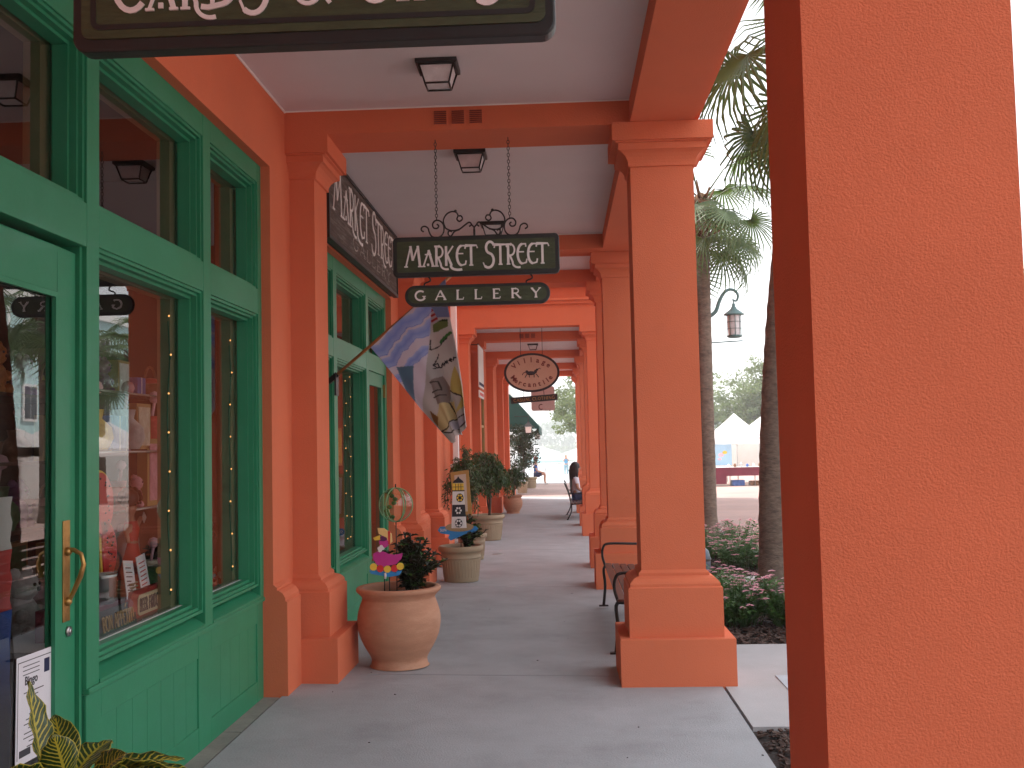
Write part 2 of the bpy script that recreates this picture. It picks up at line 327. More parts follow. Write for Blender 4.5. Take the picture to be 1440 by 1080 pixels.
def ribbon(mb, pts, wd, P, d0, d1):
    n = len(pts); L_, R_ = [], []
    for i in range(n):
        a = pts[max(i-1, 0)]; b = pts[min(i+1, n-1)]
        tx, ty = b[0]-a[0], b[1]-a[1]; l = hypot(tx, ty) or 1; nx, ny = -ty/l, tx/l
        k = 1
        if 0 < i < n-1:
            ax, ay = pts[i][0]-a[0], pts[i][1]-a[1]; la = hypot(ax, ay) or 1
            c_ = (-ay/la)*nx+(ax/la)*ny; k = 1/max(c_, .5)
        L_.append((pts[i][0]+nx*wd/2*k, pts[i][1]+ny*wd/2*k)); R_.append((pts[i][0]-nx*wd/2*k, pts[i][1]-ny*wd/2*k))
    vs = [];
    for i in range(n): vs += [P(*L_[i], d1), P(*R_[i], d1), P(*R_[i], d0), P(*L_[i], d0)]
    fs = []
    for i in range(n-1):
        for k in range(4): fs.append((4*i+k, 4*i+(k+1) % 4, 4*i+4+(k+1) % 4, 4*i+4+k))
    fs += [(3, 2, 1, 0), (4*n-4, 4*n-3, 4*n-2, 4*n-1)]
    mb.add(vs, fs)
def write(text, P, x0, z0, h, weight, mtl, parent, total=None, table=LET, gap=.16, wx=1.0, d=.006, joined=None, base=0, hs=None):
    """P(x, z, depth) -> world point. one object per letter (or one joined)"""
    adv = []; x = 0
    for i, c in enumerate(text):
        if c == ' ': adv.append(x); x += .45; continue
        adv.append(x); x += table[c][0]+gap
    x -= gap
    s = (total/(x*h)) if total else wx
    out = []; mbj = MB()
    for i, c in enumerate(text):
        if c == ' ': continue
        mb = mbj if joined else MB()
        hh = h*(hs[i] if hs else 1)
        for k, (pts, rw) in enumerate(table[c][1]):
            ribbon(mb, [(x0+(adv[i]+px)*h*s, z0+pz*hh) for px, pz in pts], weight*rw*h, P, base, base+d+k*.0004+(i % 2)*.0002)
        if not joined: out.append(mb.build('letter', mtl, parent))
    if joined: out.append(mbj.build(joined, mtl, parent))
    return out
def font_obj(name, text, size, extrude, mtl, parent, mw, off=0, align='CENTER', shear=0):
    cu = bpy.data.curves.new(name, 'FONT'); cu.body = text; cu.size = size; cu.extrude = extrude; cu.offset = off; cu.align_x = align; cu.shear = shear
    cu.resolution_u = 3
    t = bpy.data.objects.new(name, cu); COL.objects.link(t)
    dg = bpy.context.evaluated_depsgraph_get(); me = bpy.data.meshes.new_from_object(t.evaluated_get(dg))
    bpy.data.objects.remove(t); me.materials.clear(); me.materials.append(M[mtl]); me.transform(mw)
    o = bpy.data.objects.new(name, me); COL.objects.link(o); o.parent = parent; return o
def rrect(x0, x1, z0, z1, r, n=6):
    p = []
    for cx_, cz_, a in ((x1-r, z0+r, -90), (x1-r, z1-r, 0), (x0+r, z1-r, 90), (x0+r, z0+r, 180)):
        p += [(cx_+r*cos(R(a+90*i/n)), cz_+r*sin(R(a+90*i/n))) for i in range(n+1)]
    return p

# ================================================================== GROUND
def sheet(name, x0, x1, ys, dz, mtl, xs=None, top=None, walk=False, parent=None, **kw):
    mb = MB(); xs = xs or [x0, x1]; o = [(x, y, gz(y, x if walk else 1)+dz) for y in ys for x in xs]; n = len(xs)
    mb.add(o, [(j*n+i, j*n+i+1, (j+1)*n+i+1, (j+1)*n+i) for j in range(len(ys)-1) for i in range(n-1)])
    return mb.build(name, mtl, parent, recalc=False, **kw)
sheet('ground', -280, 370, [-100, 6.93, 50, 100, 180], -.06, 'paving', kind='structure')
sheet('street', 2.95, 60, [-60, 6.93, 30, 50, 70], -.012, 'paving', kind='structure')
sheet('plaza', -30, 60, [52, 62, 80, 100, 125], -.02, 'concrete_light', kind='structure')
mb = MB(); mb.add([(-280, 150, -2.55), (370, 150, -2.55), (370, 560, -2.55), (-280, 560, -2.55)], [(0, 1, 2, 3)]); mb.build('lake', 'water', recalc=False, kind='structure')
mb = MB(); mb.add([(-280, 548, -2.6), (370, 548, -2.6), (370, 556, -1.6), (-280, 556, -1.6), (370, 2300, 4), (-280, 2300, 4)], [(0, 1, 2, 3), (3, 2, 4, 5)]); mb.build('far_shore', 'grass', recalc=False, kind='structure')

# the walkway under the arcade: slabs divided by joints
walk = sheet('walkway', -2.0, 1.0, [-14, 6.93, 35.6], -.03, 'joint', xs=[-2.0, .36, 1.0], walk=True, kind='structure')
def slab(name, x0, x1, y0, y1, mtl, parent, th=.03, dz=0, walk=True, xs=None):
    mb = MB(); g = .006; x0 += g; x1 -= g; y0 += g; y1 -= g
    ys = [y0]+[y for y in (6.93,) if y0 < y < y1]+[y1]
    xs = [x0]+[x for x in (.36,) if x0 < x < x1]+[x1]
    Z = lambda y, x: gz(y, x if walk else 1)+dz
    n = len(xs); T = [(x, y, Z(y, x)) for y in ys for x in xs]; B = [(x, y, z-th) for x, y, z in T]; N_ = len(T)
    fs = [(j*n+i, j*n+i+1, (j+1)*n+i+1, (j+1)*n+i) for j in range(len(ys)-1) for i in range(n-1)]
    ring = [i for i in range(n)]+[j*n+n-1 for j in range(1, len(ys))]+[(len(ys)-1)*n+i for i in range(n-2, -1, -1)]+[j*n for j in range(len(ys)-2, 0, -1)]
    fs += [(ring[k], N_+ring[k], N_+ring[(k+1) % len(ring)], ring[(k+1) % len(ring)]) for k in range(len(ring))]
    mb.add(T+B, fs); return mb.build(name, mtl, parent)
ys = [-14, -7.8, -2.9, 2.1, 7.3, 12.05, 16.6, 21.4, 26.2, 31, 35.6]
for a, b in zip(ys, ys[1:]): slab('slab', -1.795, 1.012, a, b, 'concrete', walk)
for a, b in ((-2, 3.3), (3.3, 5.85), (5.85, 6.93), (8, 9.9), (9.9, 11.6)): slab('edge_slab', -1.99, -1.80, a, b, 'strip', walk, dz=-.008)
# brick crossing past the arcade: individual soldier rows as far as they can be told apart, then material
sheet('brick_crossing', -3.2, 2.9, [35.6, 42, 50, 52], -.006, 'paving', kind='structure')
# side path, kerb and beds on the street side
side = sheet('side_path', 1.012, 2.9, [-6, 6.93, 35.6], -.05, 'joint', kind='structure')
slab('slab', 1.02, 2.75, 5.98, 8.42, 'concrete_light', side, walk=False)
slab('slab', 1.02, 2.9, 11.75, 12.85, 'concrete_light', side, walk=False)
slab('slab', 1.02, 2.75, 17.6, 20.2, 'concrete_light', side, walk=False)
for a, b in ((20.2, 24), (24, 28), (28, 32), (32, 35.6)): slab('slab', 1.02, 2.75, a, b, 'concrete_light', side, walk=False)
kb = empty('kerb', (0, 0, 0)); kb['kind'] = 'structure'
for a, b in ((-6, -2), (-2, 2), (2, 5.9), (5.9, 8.4), (8.4, 11.7), (12.8, 16), (16, 20.4), (20.4, 25), (25, 30), (30, 35.6)):
    slab('kerbstone', 2.76, 2.95, a, b, 'concrete_light', kb, th=.12, dz=.012, walk=False)

def mulch(name, x0, x1, y0, y1, n, big=1.0):
    b = MB().box(x0, x1, y0, y1, gz(y0)-.1, gz(y1)-.022).build(name, 'mulchbase', kind='structure')
    mb = MB()
    for i in range(n):
        x, y = random.uniform(x0+.02, x1-.02), random.uniform(y0+.02, y1-.02)
        L_, W_, T_ = random.uniform(.02, .055)*big, random.uniform(.012, .03)*big, random.uniform(.004, .012)
        a = random.uniform(0, pi); t = random.uniform(-.5, .5)
        mb.obox((x, y, gz(y)-.012+random.uniform(0, .014)), (cos(a), sin(a), t), (-sin(a), cos(a), random.uniform(-.4, .4)), (-t*cos(a), -t*sin(a), 1), L_, W_, T_)
    mb.build('mulch_chips', 'mulch', kind='stuff', label='dark bark mulch chips covering the planting bed')
mulch('planting_bed', 1.02, 2.75, 2.5, 5.97, 4200)
mulch('planting_bed', 1.02, 2.75, 8.43, 11.74, 3000, 1.2)
mulch('planting_bed', 1.02, 2.75, 12.86, 17.59, 2200, 1.4)
pl = MB().box(1.40, 1.78, 6.62, 7.24, -.001, .006).build('utility_cover', mat('cover_plate', (.42, .47, .52), .5, .1, 8), bevel=.003)
tag(pl, 'pale blue grey rectangular utility cover set in the concrete slab', 'cover plate')

# ================================================================== ARCADE BUILDINGS
AL, AR, CD = .357, 1.104, .685
WX = -1.84
PL = -1.507
def bseg(n=1): pass
BASE = [(.065, .33), (.065, .625), (.078, .632), (.078, .650), (.086, .664), (.104, .682), (.126, .692), (.140, .697), (.140, .716), (.160, .735)]
CAP = [(.160, 3.455), (.146, 3.458), (.146, 3.480), (.142, 3.497), (.132, 3.517), (.114, 3.538), (.092, 3.553), (.078, 3.558), (.078, 3.600), (.058, 3.604), (.058, 3.612), (.036, 3.612), (.036, 3.733)]
def pier(name, rect, g, hp, parent, fix=(0, 0, 0, 0), mtl='orange', label=None):
    s = MB().sqloft(rect, [(.16, .70), (.16, 3.47)], fix=fix).build(name, mtl, parent)
    if label: s['label'] = label
    MB().sqloft(rect, [(0, g-.03), (0, hp-.004), (.004, hp)], fix=fix).build('plinth', mtl, s)
    b = MB().sqloft(rect, [(.065, hp-.01)]+BASE[1:], fix=fix).build('moulded_base', mtl, s)
    MB().sqloft(rect, CAP, fix=fix).build('capital', mtl, s)
    return s
def vents(parent, y):
    for i in range(3):
        x = -.815+i*.121
        v = MB().box(x, x+.098, y-.006, y+.02, 3.768, 3.868); v.build('vent_surround', 'orange', parent)
        q = MB()
        for k in range(7): q.obox((x+.049, y-.010, 3.778+k*.0135), (1, 0, 0), (0, 1, -.7), (0, .7, 1), .084, .010, .003)
        q.build('vent_grille', mat('vent_dark_metal', (.25, .05, .03), .7, .05) if 'vent_dark_metal' not in bpy.data.materials else bpy.data.materials['vent_dark_metal'], parent)  # grille slats in a darker red metal
# ---- near building
nb = empty('arcade_building', (-1.84, 7, 0), label='orange stucco arcade building with green shopfronts, nearest the camera', cat='building')
def P_(o): return o
def nbox(name, x0, x1, y0, y1, z0, z1, mtl='orange', parent=None, bevel=0):
    parent = parent or nb
    o = MB().box(x0, x1, y0, y1, z0, z1).build(name, mtl, parent, bevel=bevel)
    return o
def reparent_fix(root):
    # children were built in world coordinates: cancel the root's own offset
    for c in root.children: c.matrix_parent_inverse = Matrix.Translation(root.location).inverted()
END1 = 14.72
# walls on the shop side (face X=-1.84)
nbox('wall', -2.2, WX, -13, 2.4, -.1, 3.9)
nbox('wall', -2.2, WX, 2.4, 6.65, 3.42, 3.9)
nbox('wall', -2.2, WX, 6.65, 7.98, -.1, 3.9)
nbox('wall', -2.2, WX, 7.98, 11.5, 3.22, 3.9)
nbox('wall', -2.2, WX, 11.5, END1, -.1, 3.9)
# flared foot of the wall piers
FOOT = [(0, -.08), (0, .625), (.012, .632), (.012, .65), (.03, .68), (.055, .697), (.066, .70), (.066, .716), (.09, .735)]
def foot(y0, y1, parent, x=WX, g=None):
    MB().sqloft((x-.2, x+.09, y0, y1), [(d, z) for d, z in FOOT], fix=(1, 0, 1, 1)).build('pier_foot', 'orange', parent)
foot(6.645, 6.99, nb); foot(7.70, 7.985, nb); foot(11.495, 11.86, nb); foot(12.56, 14.0, nb)
# ceiling, and the unseen mass above it, added to block light
nbox('ceiling', -2.2, .944, -13, END1, 3.902, 4.05, 'ceiling')
nbox('upper_light_block', -8, 1.02, -13, END1, 4.052, 9.2)
for y in (-12.5, -7.6, -2.72, 2.0, 6.95, 11.80, 13.94):
    k = {2.0: 'orange_near'}.get(y, 'orange')
    pier('column', (AL, AR, y, y+CD), gz(y), .3065 if y < 9 else .345, nb, mtl=k)
for y in (-12.4, -7.5, -2.66, 2.06, 6.99, 11.86, 14.0): pier('pilaster', (-2.0, PL, y, y+.71), gz(y, -1.5)-.02, .33 if y < 9 else .36, nb, fix=(1, 0, 0, 0))
for i, y in enumerate((-12.4, -7.5, -2.6, 2.12, 7.03, 11.60, 14.05)):
    b = nbox('cross_beam', WX-.1, .517, y, y+.47, 3.733, 3.912); 
    if y in (7.03,): vents(b, y)
nbox('edge_beam', .517, .944, -13, END1, 3.734, 4.0)
nbox('edge_beam_fillet', .925, .985, -13, END1, 3.762, 4.0)
# white bead where ceiling meets wall
q = MB()
for a, b in ((2.6, 7.03), (7.5, 11.6)): q.box(WX, WX+.008, a, b, 3.889, 3.902); q.box(WX, .517, b-.006, b, 3.893, 3.902)
q.build('ceiling_bead', 'white', nb)

# ---- joinery
FX, BX = -1.90, -2.02
def window(y0, y1, z0, z1, parent, glass='glass', sash=.045, inner=True):
    """stepped frame, pane and the tan inner jamb seen through it"""
    mb = MB()
    for k, (d, xa, xb) in enumerate(((0, FX-.012, FX-.05), (.016, FX-.03, FX-.09), (.034, FX-.06, FX-.125))):
        e = sash*.34*(k+1); a, b, c, f_ = y0, y1, z0, z1
        i0, i1, j0, j1 = y0+e+.002, y1-e-.002, z0+e, z1-e
        mb.box(xb, xa, y0-.001*k, i0, z0, z1); mb.box(xb, xa, i1, y1+.001*k, z0, z1)
        mb.box(xb, xa, i0, i1, z0-.001*k, j0); mb.box(xb, xa, i0, i1, j1, z1+.001*k)
    w_ = mb.build('window', 'green', parent)
    MB().box(BX-.006, BX, y0+sash*.8, y1-sash*.8, z0+sash*.8, z1-sash*.8).build('pane', glass, w_)
    if inner:
        q = MB().box(BX-.10, BX-.03, y1-sash-.05, y1-sash+.03, z0, z1).box(BX-.10, BX-.03, y0+.01, y0+.05, z0, z1).box(BX-.10, BX-.03, y0+.05, y1-.08, z1-.05, z1)
        q.build('inner_frame', 'tan', w_)
    return w_
def rails(boxes, parent, name='shopfront_post'):
    for (y0, y1, z0, z1, x) in boxes: MB().box(BX, x, y0, y1, z0, z1).build(name, 'green', parent, bevel=.003)
# shopfront 1: knee wall Y 4.2-6.65, door Y 2.95-4.05
rails([(2.78, 2.93, .05, 3.42, FX), (4.15, 4.265, .66, 3.42, FX), (5.55, 5.67, .66, 3.42, FX), (6.575, 6.65, .66, 3.42, FX)], nb)
rails([(2.93, 4.15, 3.30, 3.42, FX-.001), (4.265, 5.55, 3.30, 3.42, FX-.001), (5.67, 6.575, 3.30, 3.42, FX-.001),
       (2.93, 4.15, 2.43, 2.61, FX-.001), (4.265, 5.55, 2.45, 2.61, FX-.001), (5.67, 6.575, 2.45, 2.61, FX-.001)], nb, 'shopfront_rail')
for y0, y1 in ((2.93, 4.15), (4.265, 5.55), (5.67, 6.575)):
    window(y0, y1, 2.61, 3.30, nb)
for y0, y1 in ((4.265, 5.55), (5.67, 6.575)):
    window(y0, y1, .74, 2.45, nb)
    MB().prism([(FX+.004, .662), (FX+.004, .675), (BX, .745), (BX, .66)], y0, y1, 'xz').build('window_sill', 'green', nb)
    MB().box(BX+.002, BX+.016, y0+.04, y1-.04, .772, .786).build('sill_bead', 'white', nb)
# knee wall with sunk panels
def knee(ya, yb, zt, splits, parent):
    z0 = .045
    MB().box(BX, FX-.022, ya, yb, z0-.1, zt).build('knee_wall', 'green', parent)
    for a, b in splits:
        pass
    x0, x1 = FX-.022, FX-.006
    ed = [ya]+[v for s_ in splits for v in s_]+[yb]
    for i in range(0, len(ed), 2): MB().box(x0, x1, ed[i], ed[i+1], z0-.1, zt).build('panel_stile', 'green', parent, bevel=.003)
    for a, b in splits:
        MB().box(x0, x1-.001, a, b, z0-.1, z0+.115).build('panel_rail', 'green', parent, bevel=.003)
        MB().box(x0, x1-.001, a, b, zt-.12, zt).build('panel_rail', 'green', parent, bevel=.003)
        n = max(2, round((b-a)/.16)); w_ = (b-a)/n
        for k in range(n): MB().box(x0-.004, x0+.008, a+k*w_+.0012, a+(k+1)*w_-.0012, z0+.112, zt-.117).build('panel_board', 'green', parent)
    MB().box(BX, FX+.009, ya-.004, yb, zt+.001, zt+.026).build('knee_cap', 'green', parent, bevel=.004)
knee(4.16, 6.65, .635, [(4.30, 5.46), (5.66, 6.52)], nb)
# door 1
dx = FX-.035
dr = MB().box(dx-.045, dx, 3.97, 4.125, .06, 2.40).box(dx-.045, dx, 2.95, 3.10, .06, 2.40).box(dx-.045, dx, 3.10, 3.97, 2.22, 2.40).box(dx-.045, dx, 3.10, 3.97, .06, .34).build('door', 'green', nb, bevel=.004)
MB().box(dx-.026, dx-.018, 3.09, 3.98, .33, 2.23).build('pane', 'glass', dr)
q = MB().box(dx-.012, dx+.004, 3.10, 3.118, .34, 2.22).box(dx-.012, dx+.004, 3.952, 3.97, .34, 2.22).box(dx-.012, dx+.004, 3.118, 3.952, 2.20, 2.22).build('glazing_bead', 'green', dr)
nbox('door_jamb', BX, FX-.02, 4.128, 4.15, .04, 2.43, 'green'); nbox('threshold', BX-.05, FX-.01, 2.93, 4.15, -.02, .052, 'steel')
MB().box(dx, dx+.005, 4.015, 4.072, .945, 1.335).build('handle_plate', 'brass', dr, bevel=.002)
hp_ = [(dx+.004, 4.045, 1.215), (dx+.03, 4.043, 1.222), (dx+.062, 4.043, 1.205), (dx+.072, 4.043, 1.165), (dx+.060, 4.043, 1.12), (dx+.035, 4.043, 1.065), (dx+.018, 4.043, 1.03), (dx+.004, 4.045, 1.02)]
MB().tube(hp_, [.013, .009, .008, .009, .010, .009, .008, .014], 10).sphere((dx+.008, 4.044, 1.215), .018, 10).sphere((dx+.008, 4.044, 1.022), .018, 10).build('pull_handle', 'brass', dr)
MB().tube([(dx, 4.060, .905), (dx+.010, 4.060, .905)], .020, 16).tube([(dx+.010, 4.060, .905), (dx+.014, 4.060, .905)], .012, 12).build('lock_cylinder', 'steel', dr)
# shopfront 2
rails([(7.98, 8.03, .5, 3.22, FX), (8.80, 8.94, .5, 3.22, FX), (10.30, 10.44, .5, 3.22, FX), (11.38, 11.5, .03, 3.22, FX)], nb)
rails([(a, b, z0, z1, FX-.001) for a, b in ((8.03, 8.80), (8.94, 10.30), (10.44, 11.38)) for z0, z1 in ((3.10, 3.22), (2.36, 2.52))], nb, 'shopfront_rail')
for a, b in ((8.03, 8.80), (8.94, 10.30), (10.44, 11.38)): window(a, b, 2.52, 3.10, nb)
for a, b in ((8.03, 8.80), (8.94, 10.30)):
    window(a, b, .58, 2.36, nb)
    MB().prism([(FX+.004, .507), (FX+.004, .52), (BX, .585), (BX, .505)], a, b, 'xz').build('window_sill', 'green', nb)
    MB().box(BX+.002, BX+.016, a+.04, b-.04, .61, .624).build('sill_bead', 'white', nb)
knee(7.98, 10.44, .48, [(8.1, 8.78), (8.98, 10.26)], nb)
d2 = MB().box(FX-.06, FX-.02, 10.44, 10.56, .03, 2.36).box(FX-.06, FX-.02, 11.26, 11.38, .03, 2.36).box(FX-.06, FX-.02, 10.56, 11.26, 2.22, 2.36).box(FX-.06, FX-.02, 10.56, 11.26, .03, .42).build('door', 'green', nb, bevel=.004)
MB().box(FX-.045, FX-.04, 10.55, 11.27, .41, 2.23).build('pane', 'glass', d2)
for z in (2.12, .95): MB().box(FX-.02, FX+.006, 11.365, 11.385, z, z+.14).build('hinge', 'brass', d2)
# shop interior shells
for (a, b) in ((2.4, 7.2), (7.6, 11.6)):
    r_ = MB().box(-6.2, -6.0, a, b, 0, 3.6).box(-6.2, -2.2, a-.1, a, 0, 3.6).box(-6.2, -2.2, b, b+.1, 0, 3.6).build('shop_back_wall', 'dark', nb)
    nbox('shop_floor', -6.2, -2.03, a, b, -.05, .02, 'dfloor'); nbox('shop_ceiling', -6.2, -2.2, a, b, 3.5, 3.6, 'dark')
reparent_fix(nb)

# ---- far building (beyond the open gap)
fb = empty('arcade_building', (-1.84, 19.2, 0), label='second orange arcade building, beyond the open gap, with bright portal wall', cat='building')
Y2S, Y2E = 19.2, 34.7
def fbox(name, x0, x1, y0, y1, z0, z1, mtl='orange', bevel=0): return MB().box(x0, x1, y0, y1, z0, z1).build(name, mtl, fb, bevel=bevel)
fbox('wall', -2.3, WX, Y2S+.01, 20.6, -.5, 3.9); fbox('wall', -2.3, WX, 20.6, 21.5, -.5, .6); fbox('wall', -2.3, WX, 20.6, 21.5, 2.9, 3.9)
fbox('wall', -2.3, WX, 21.5, 22.9, -.5, 3.9); fbox('wall', -2.3, WX, 22.9, 25.6, 2.75, 3.9); fbox('wall', -2.3, WX, 22.9, 25.6, -.5, .6); fbox('wall', -2.3, WX, 25.6, Y2E, -.5, 3.9)
def simple_window(y0, y1, z0, z1, parent, frame='tan', x=WX):
    m_ = MB().box(x-.06, x-.01, y0, y0+.07, z0, z1).box(x-.06, x-.01, y1-.07, y1, z0, z1).box(x-.06, x-.01, y0+.07, y1-.07, z0, z0+.07).box(x-.06, x-.01, y0+.07, y1-.07, z1-.07, z1)
    m_.box(x-.055, x-.015, y0+.07, y1-.07, (z0+z1)/2+.3, (z0+z1)/2+.36)
    w_ = m_.build('window', frame, parent); MB().box(x-.05, x-.044, y0+.05, y1-.05, z0+.05, z1-.05).build('pane', 'glass', w_)
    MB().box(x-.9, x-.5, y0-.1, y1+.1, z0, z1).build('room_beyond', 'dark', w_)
simple_window(20.6, 21.5, .6, 2.9, fb); simple_window(22.9, 24.2, .6, 2.75, fb, mat('ochre_frame', (.42, .27, .08), .5, .1)); simple_window(24.2, 25.6, .6, 2.75, fb, bpy.data.materials['ochre_frame'])
fbox('ceiling', -2.3, .944, Y2S+.4, Y2E, 3.902, 4.05, 'ceiling')
fbox('upper_light_block', -8, .985, Y2S+.401, Y2E, 4.052, 9.2)  # unseen mass over the ceiling, put in to keep light out
fbox('portal_wall', WX-.3, .985, Y2S+.08, Y2S+.40, 3.734, 9.2)
fbox('portal_moulding', WX-.34, 1.03, Y2S+.035, Y2S+.078, 4.13, 4.19); fbox('portal_moulding', WX-.36, 1.07, Y2S, Y2S+.078, 4.192, 4.235); fbox('portal_cornice', WX-.4, 1.12, Y2S-.06, Y2S+.078, 4.46, 4.56)
CY = (Y2S, 21.75, 26.3, 30.6, 33.9)
for y in CY: pier('column', (AL, AR, y, y+CD), gz(y), gz(y)+.40, fb)
for y in CY: pier('pilaster', (-2.0, PL, y, y+.71), gz(y), gz(y)+.43, fb, fix=(1, 0, 0, 0))
for y in CY[1:]:
    b = MB().box(WX-.1, .517, y+.1, y+.57, 3.733, 3.912).build('cross_beam', 'orange', fb)
    if y == 21.75: vents(b, y+.1)
fbox('edge_beam', .517, .944, Y2S+.4, Y2E, 3.734, 4.0)
reparent_fix(fb)
# wall closing the gap + downspout
gw = MB().box(-2.5, -2.02, END1+.005, Y2S+.005, -.3, 9.2).build('courtyard_wall', 'orange'); tag(gw, 'recessed orange wall closing the open gap between the two arcades', 'wall')
ds = MB().box(-1.98, -1.88, 18.0, 18.12, -.1, 9).box(-2.03, -1.98, 18.02, 18.1, 3.0, 3.06).box(-2.03, -1.98, 18.02, 18.1, 1.2, 1.26).build('downspout', 'white', bevel=.008)
ds.location.x = .13; tag(ds, 'tall white square downspout on the wall between the two arcades', 'downspout')

# ================================================================== CEILING LIGHTS
def ceiling_light(loc, label):
    t = empty('ceiling_light', loc, label=label, cat='ceiling light', group='lantern lights on the arcade ceiling')
    MB().sqloft((-.125, .125, -.125, .125), [(0, 0), (0, -.022), (.008, -.028)]).build('mounting_plate', 'black', t)
    MB().sqloft((-.10, .10, -.10, .10), [(0, -.02), (.03, -.13)], caps=True).build('lamp_glass', 'frost', t)
    q = MB(); a, b = .104, .072
    for sx in (-1, 1):
        for sy in (-1, 1): q.tube([(sx*a, sy*a, -.025), (sx*b, sy*b, -.135)], .006, 6)
    for s_, z in ((b, -.135), (a, -.03)):
        for k in range(4):
            c1 = [(-s_, -s_), (s_, -s_), (s_, s_), (-s_, s_)][k]; c2 = [(-s_, -s_), (s_, -s_), (s_, s_), (-s_, s_)][(k+1) % 4]
            q.tube([(*c1, z), (*c2, z)], .006, 6)
    q.build('cage', 'black', t); return t
for p, l in (((-.69, 6.25, 3.902), 'black lantern ceiling light nearest us, in front of the first cross beam'), ((-.66, 8.22, 3.902), 'black lantern ceiling light just behind the first cross beam'),
             ((-.66, 10.92, 3.902), 'black lantern ceiling light seen through the iron scrollwork of the hanging sign'), ((-.60, 24.6, 3.902), 'small distant ceiling light above the oval hanging sign'),
             ((-.7, 3.6, 3.902), 'black lantern ceiling light near the first shop door, mirrored in the transom'), ((-.7, .6, 3.902), 'black lantern ceiling light behind the camera, mirrored in the glass')):
    ceiling_light(p, l)

# ================================================================== SIGNS
def chain(p0, p1, parent, link=.028, r=.0025):
    mb = MB(); p0, p1 = Vector(p0), Vector(p1); n = int((p1-p0).length/(link*.8))
    for i in range(n):
        c = p0.lerp(p1, (i+.5)/n); u = Vector((1, 0, 0)) if i % 2 else Vector((0, 1, 0))
        pts = [c+u*cos(a)*link*.32+Vector((0, 0, 1))*sin(a)*link*.5 for a in [2*pi*k/8 for k in range(9)]]
        mb.tube(pts, r, 5, caps=False)
    return mb.build('chain', 'black', parent)
PX = lambda Y0: (lambda x, z, d: (x, Y0-d, z))        # plane facing the camera (-Y)
# -- sign 2: MARKET STREET over GALLERY
sy = 7.25
s2 = empty('hanging_sign', (-.56, sy, 3.73), label='hanging green sign reading MARKET STREET, under black iron scrollwork', cat='sign', group='signs hanging from the arcade beams')
b = MB().prism(rrect(-1.137, .023, 2.765, 3.045, .035), sy-.025, sy+.025).build('board', 'signedge', s2, bevel=.006)
MB().prism(rrect(-1.107, -.007, 2.797, 3.013, .012), sy-.030, sy-.02).build('board_face', 'signgreen', s2)
hsw = [1.0, .92, .95, .95, .95, .95, 1, 1.08, .95, .95, .95, .95, .95]
write('MARKET STREET', PX(sy-.030), -1.045, 2.835, .145, .115, 'cream', s2, total=.985, table=NOUV, gap=.06, hs=hsw)
iron = MB()
def zp(u, v): px, y = 440+u/3.6, 240+v/3.6; return ((px-670)/204.2-.556, 3.045+(336.5-y)/204.2)
def smooth_path(p, n=4):
    o = []
    for i in range(len(p)-1):
        a, b_, c, d = p[max(i-1, 0)], p[i], p[i+1], p[min(i+2, len(p)-1)]
        for k in range(n):
            t = k/n
            o.append(tuple(.5*((2*b_[j])+(-a[j]+c[j])*t+(2*a[j]-5*b_[j]+4*c[j]-d[j])*t*t+(-a[j]+3*b_[j]-3*c[j]+d[j])*t**3) for j in range(len(b_))))
    return o+[p[-1]]
for path in ([(560, 318), (548, 310), (550, 296), (565, 290), (582, 300), (588, 320), (600, 342), (625, 350), (650, 342), (664, 318), (662, 285), (645, 265), (622, 262), (607, 278), (610, 298), (628, 303), (638, 290), (628, 281)],
             [(672, 302), (662, 265), (678, 232), (705, 218), (728, 222), (738, 240), (732, 258), (745, 270), (760, 258), (754, 242), (742, 242)],
             [(672, 302), (700, 316), (740, 312), (772, 290), (795, 276), (806, 288), (794, 298)], [(745, 312), (718, 322), (700, 345), (686, 335), (690, 318), (705, 322)], [(821, 350), (821, 308), (806, 288)]):
    for sgn in (1, -1):
        pts = [zp(u if sgn > 0 else 1640-u, v) for u, v in path]
        iron.tube([(x, sy, z) for x, z in smooth_path(pts)], .0058, 6)
iron.sphere((zp(725, 216)[0], sy, zp(725, 216)[1]), .011, 8).sphere((zp(915, 216)[0], sy, zp(915, 216)[1]), .011, 8)
iron.build('iron_scrollwork', 'black', s2)
for u in (627, 1003): chain((zp(u, 0)[0], sy, 3.735), (zp(u, 262)[0], sy, zp(u, 262)[1]), s2)
reparent_fix(s2)
s2b = empty('hanging_sign', (-.56, sy, 2.76), label='narrow round-ended sign reading GALLERY, hooked under the larger sign', cat='sign', group='signs hanging from the arcade beams')
MB().prism(rrect(-1.058, -.048, 2.558, 2.705, .072, 8), sy-.022, sy+.022).build('board', 'signedge', s2b, bevel=.005)
MB().prism(rrect(-1.035, -.071, 2.580, 2.683, .05, 8), sy-.027, sy-.018).build('board_face', 'signgreen', s2b)
write('GALLERY', PX(sy-.027), -.985, 2.600, .064, .17, 'cream', s2b, total=.87, gap=.92)
q = MB()
for x in (-.90, -.19):
    q.tube(smooth_path([(x-.02, sy, 2.70), (x-.02, sy, 2.72), (x+.015, sy, 2.735), (x+.02, sy, 2.75), (x+.005, sy, 2.768)]), .006, 6)
q.build('hook', 'black', s2b); reparent_fix(s2b)
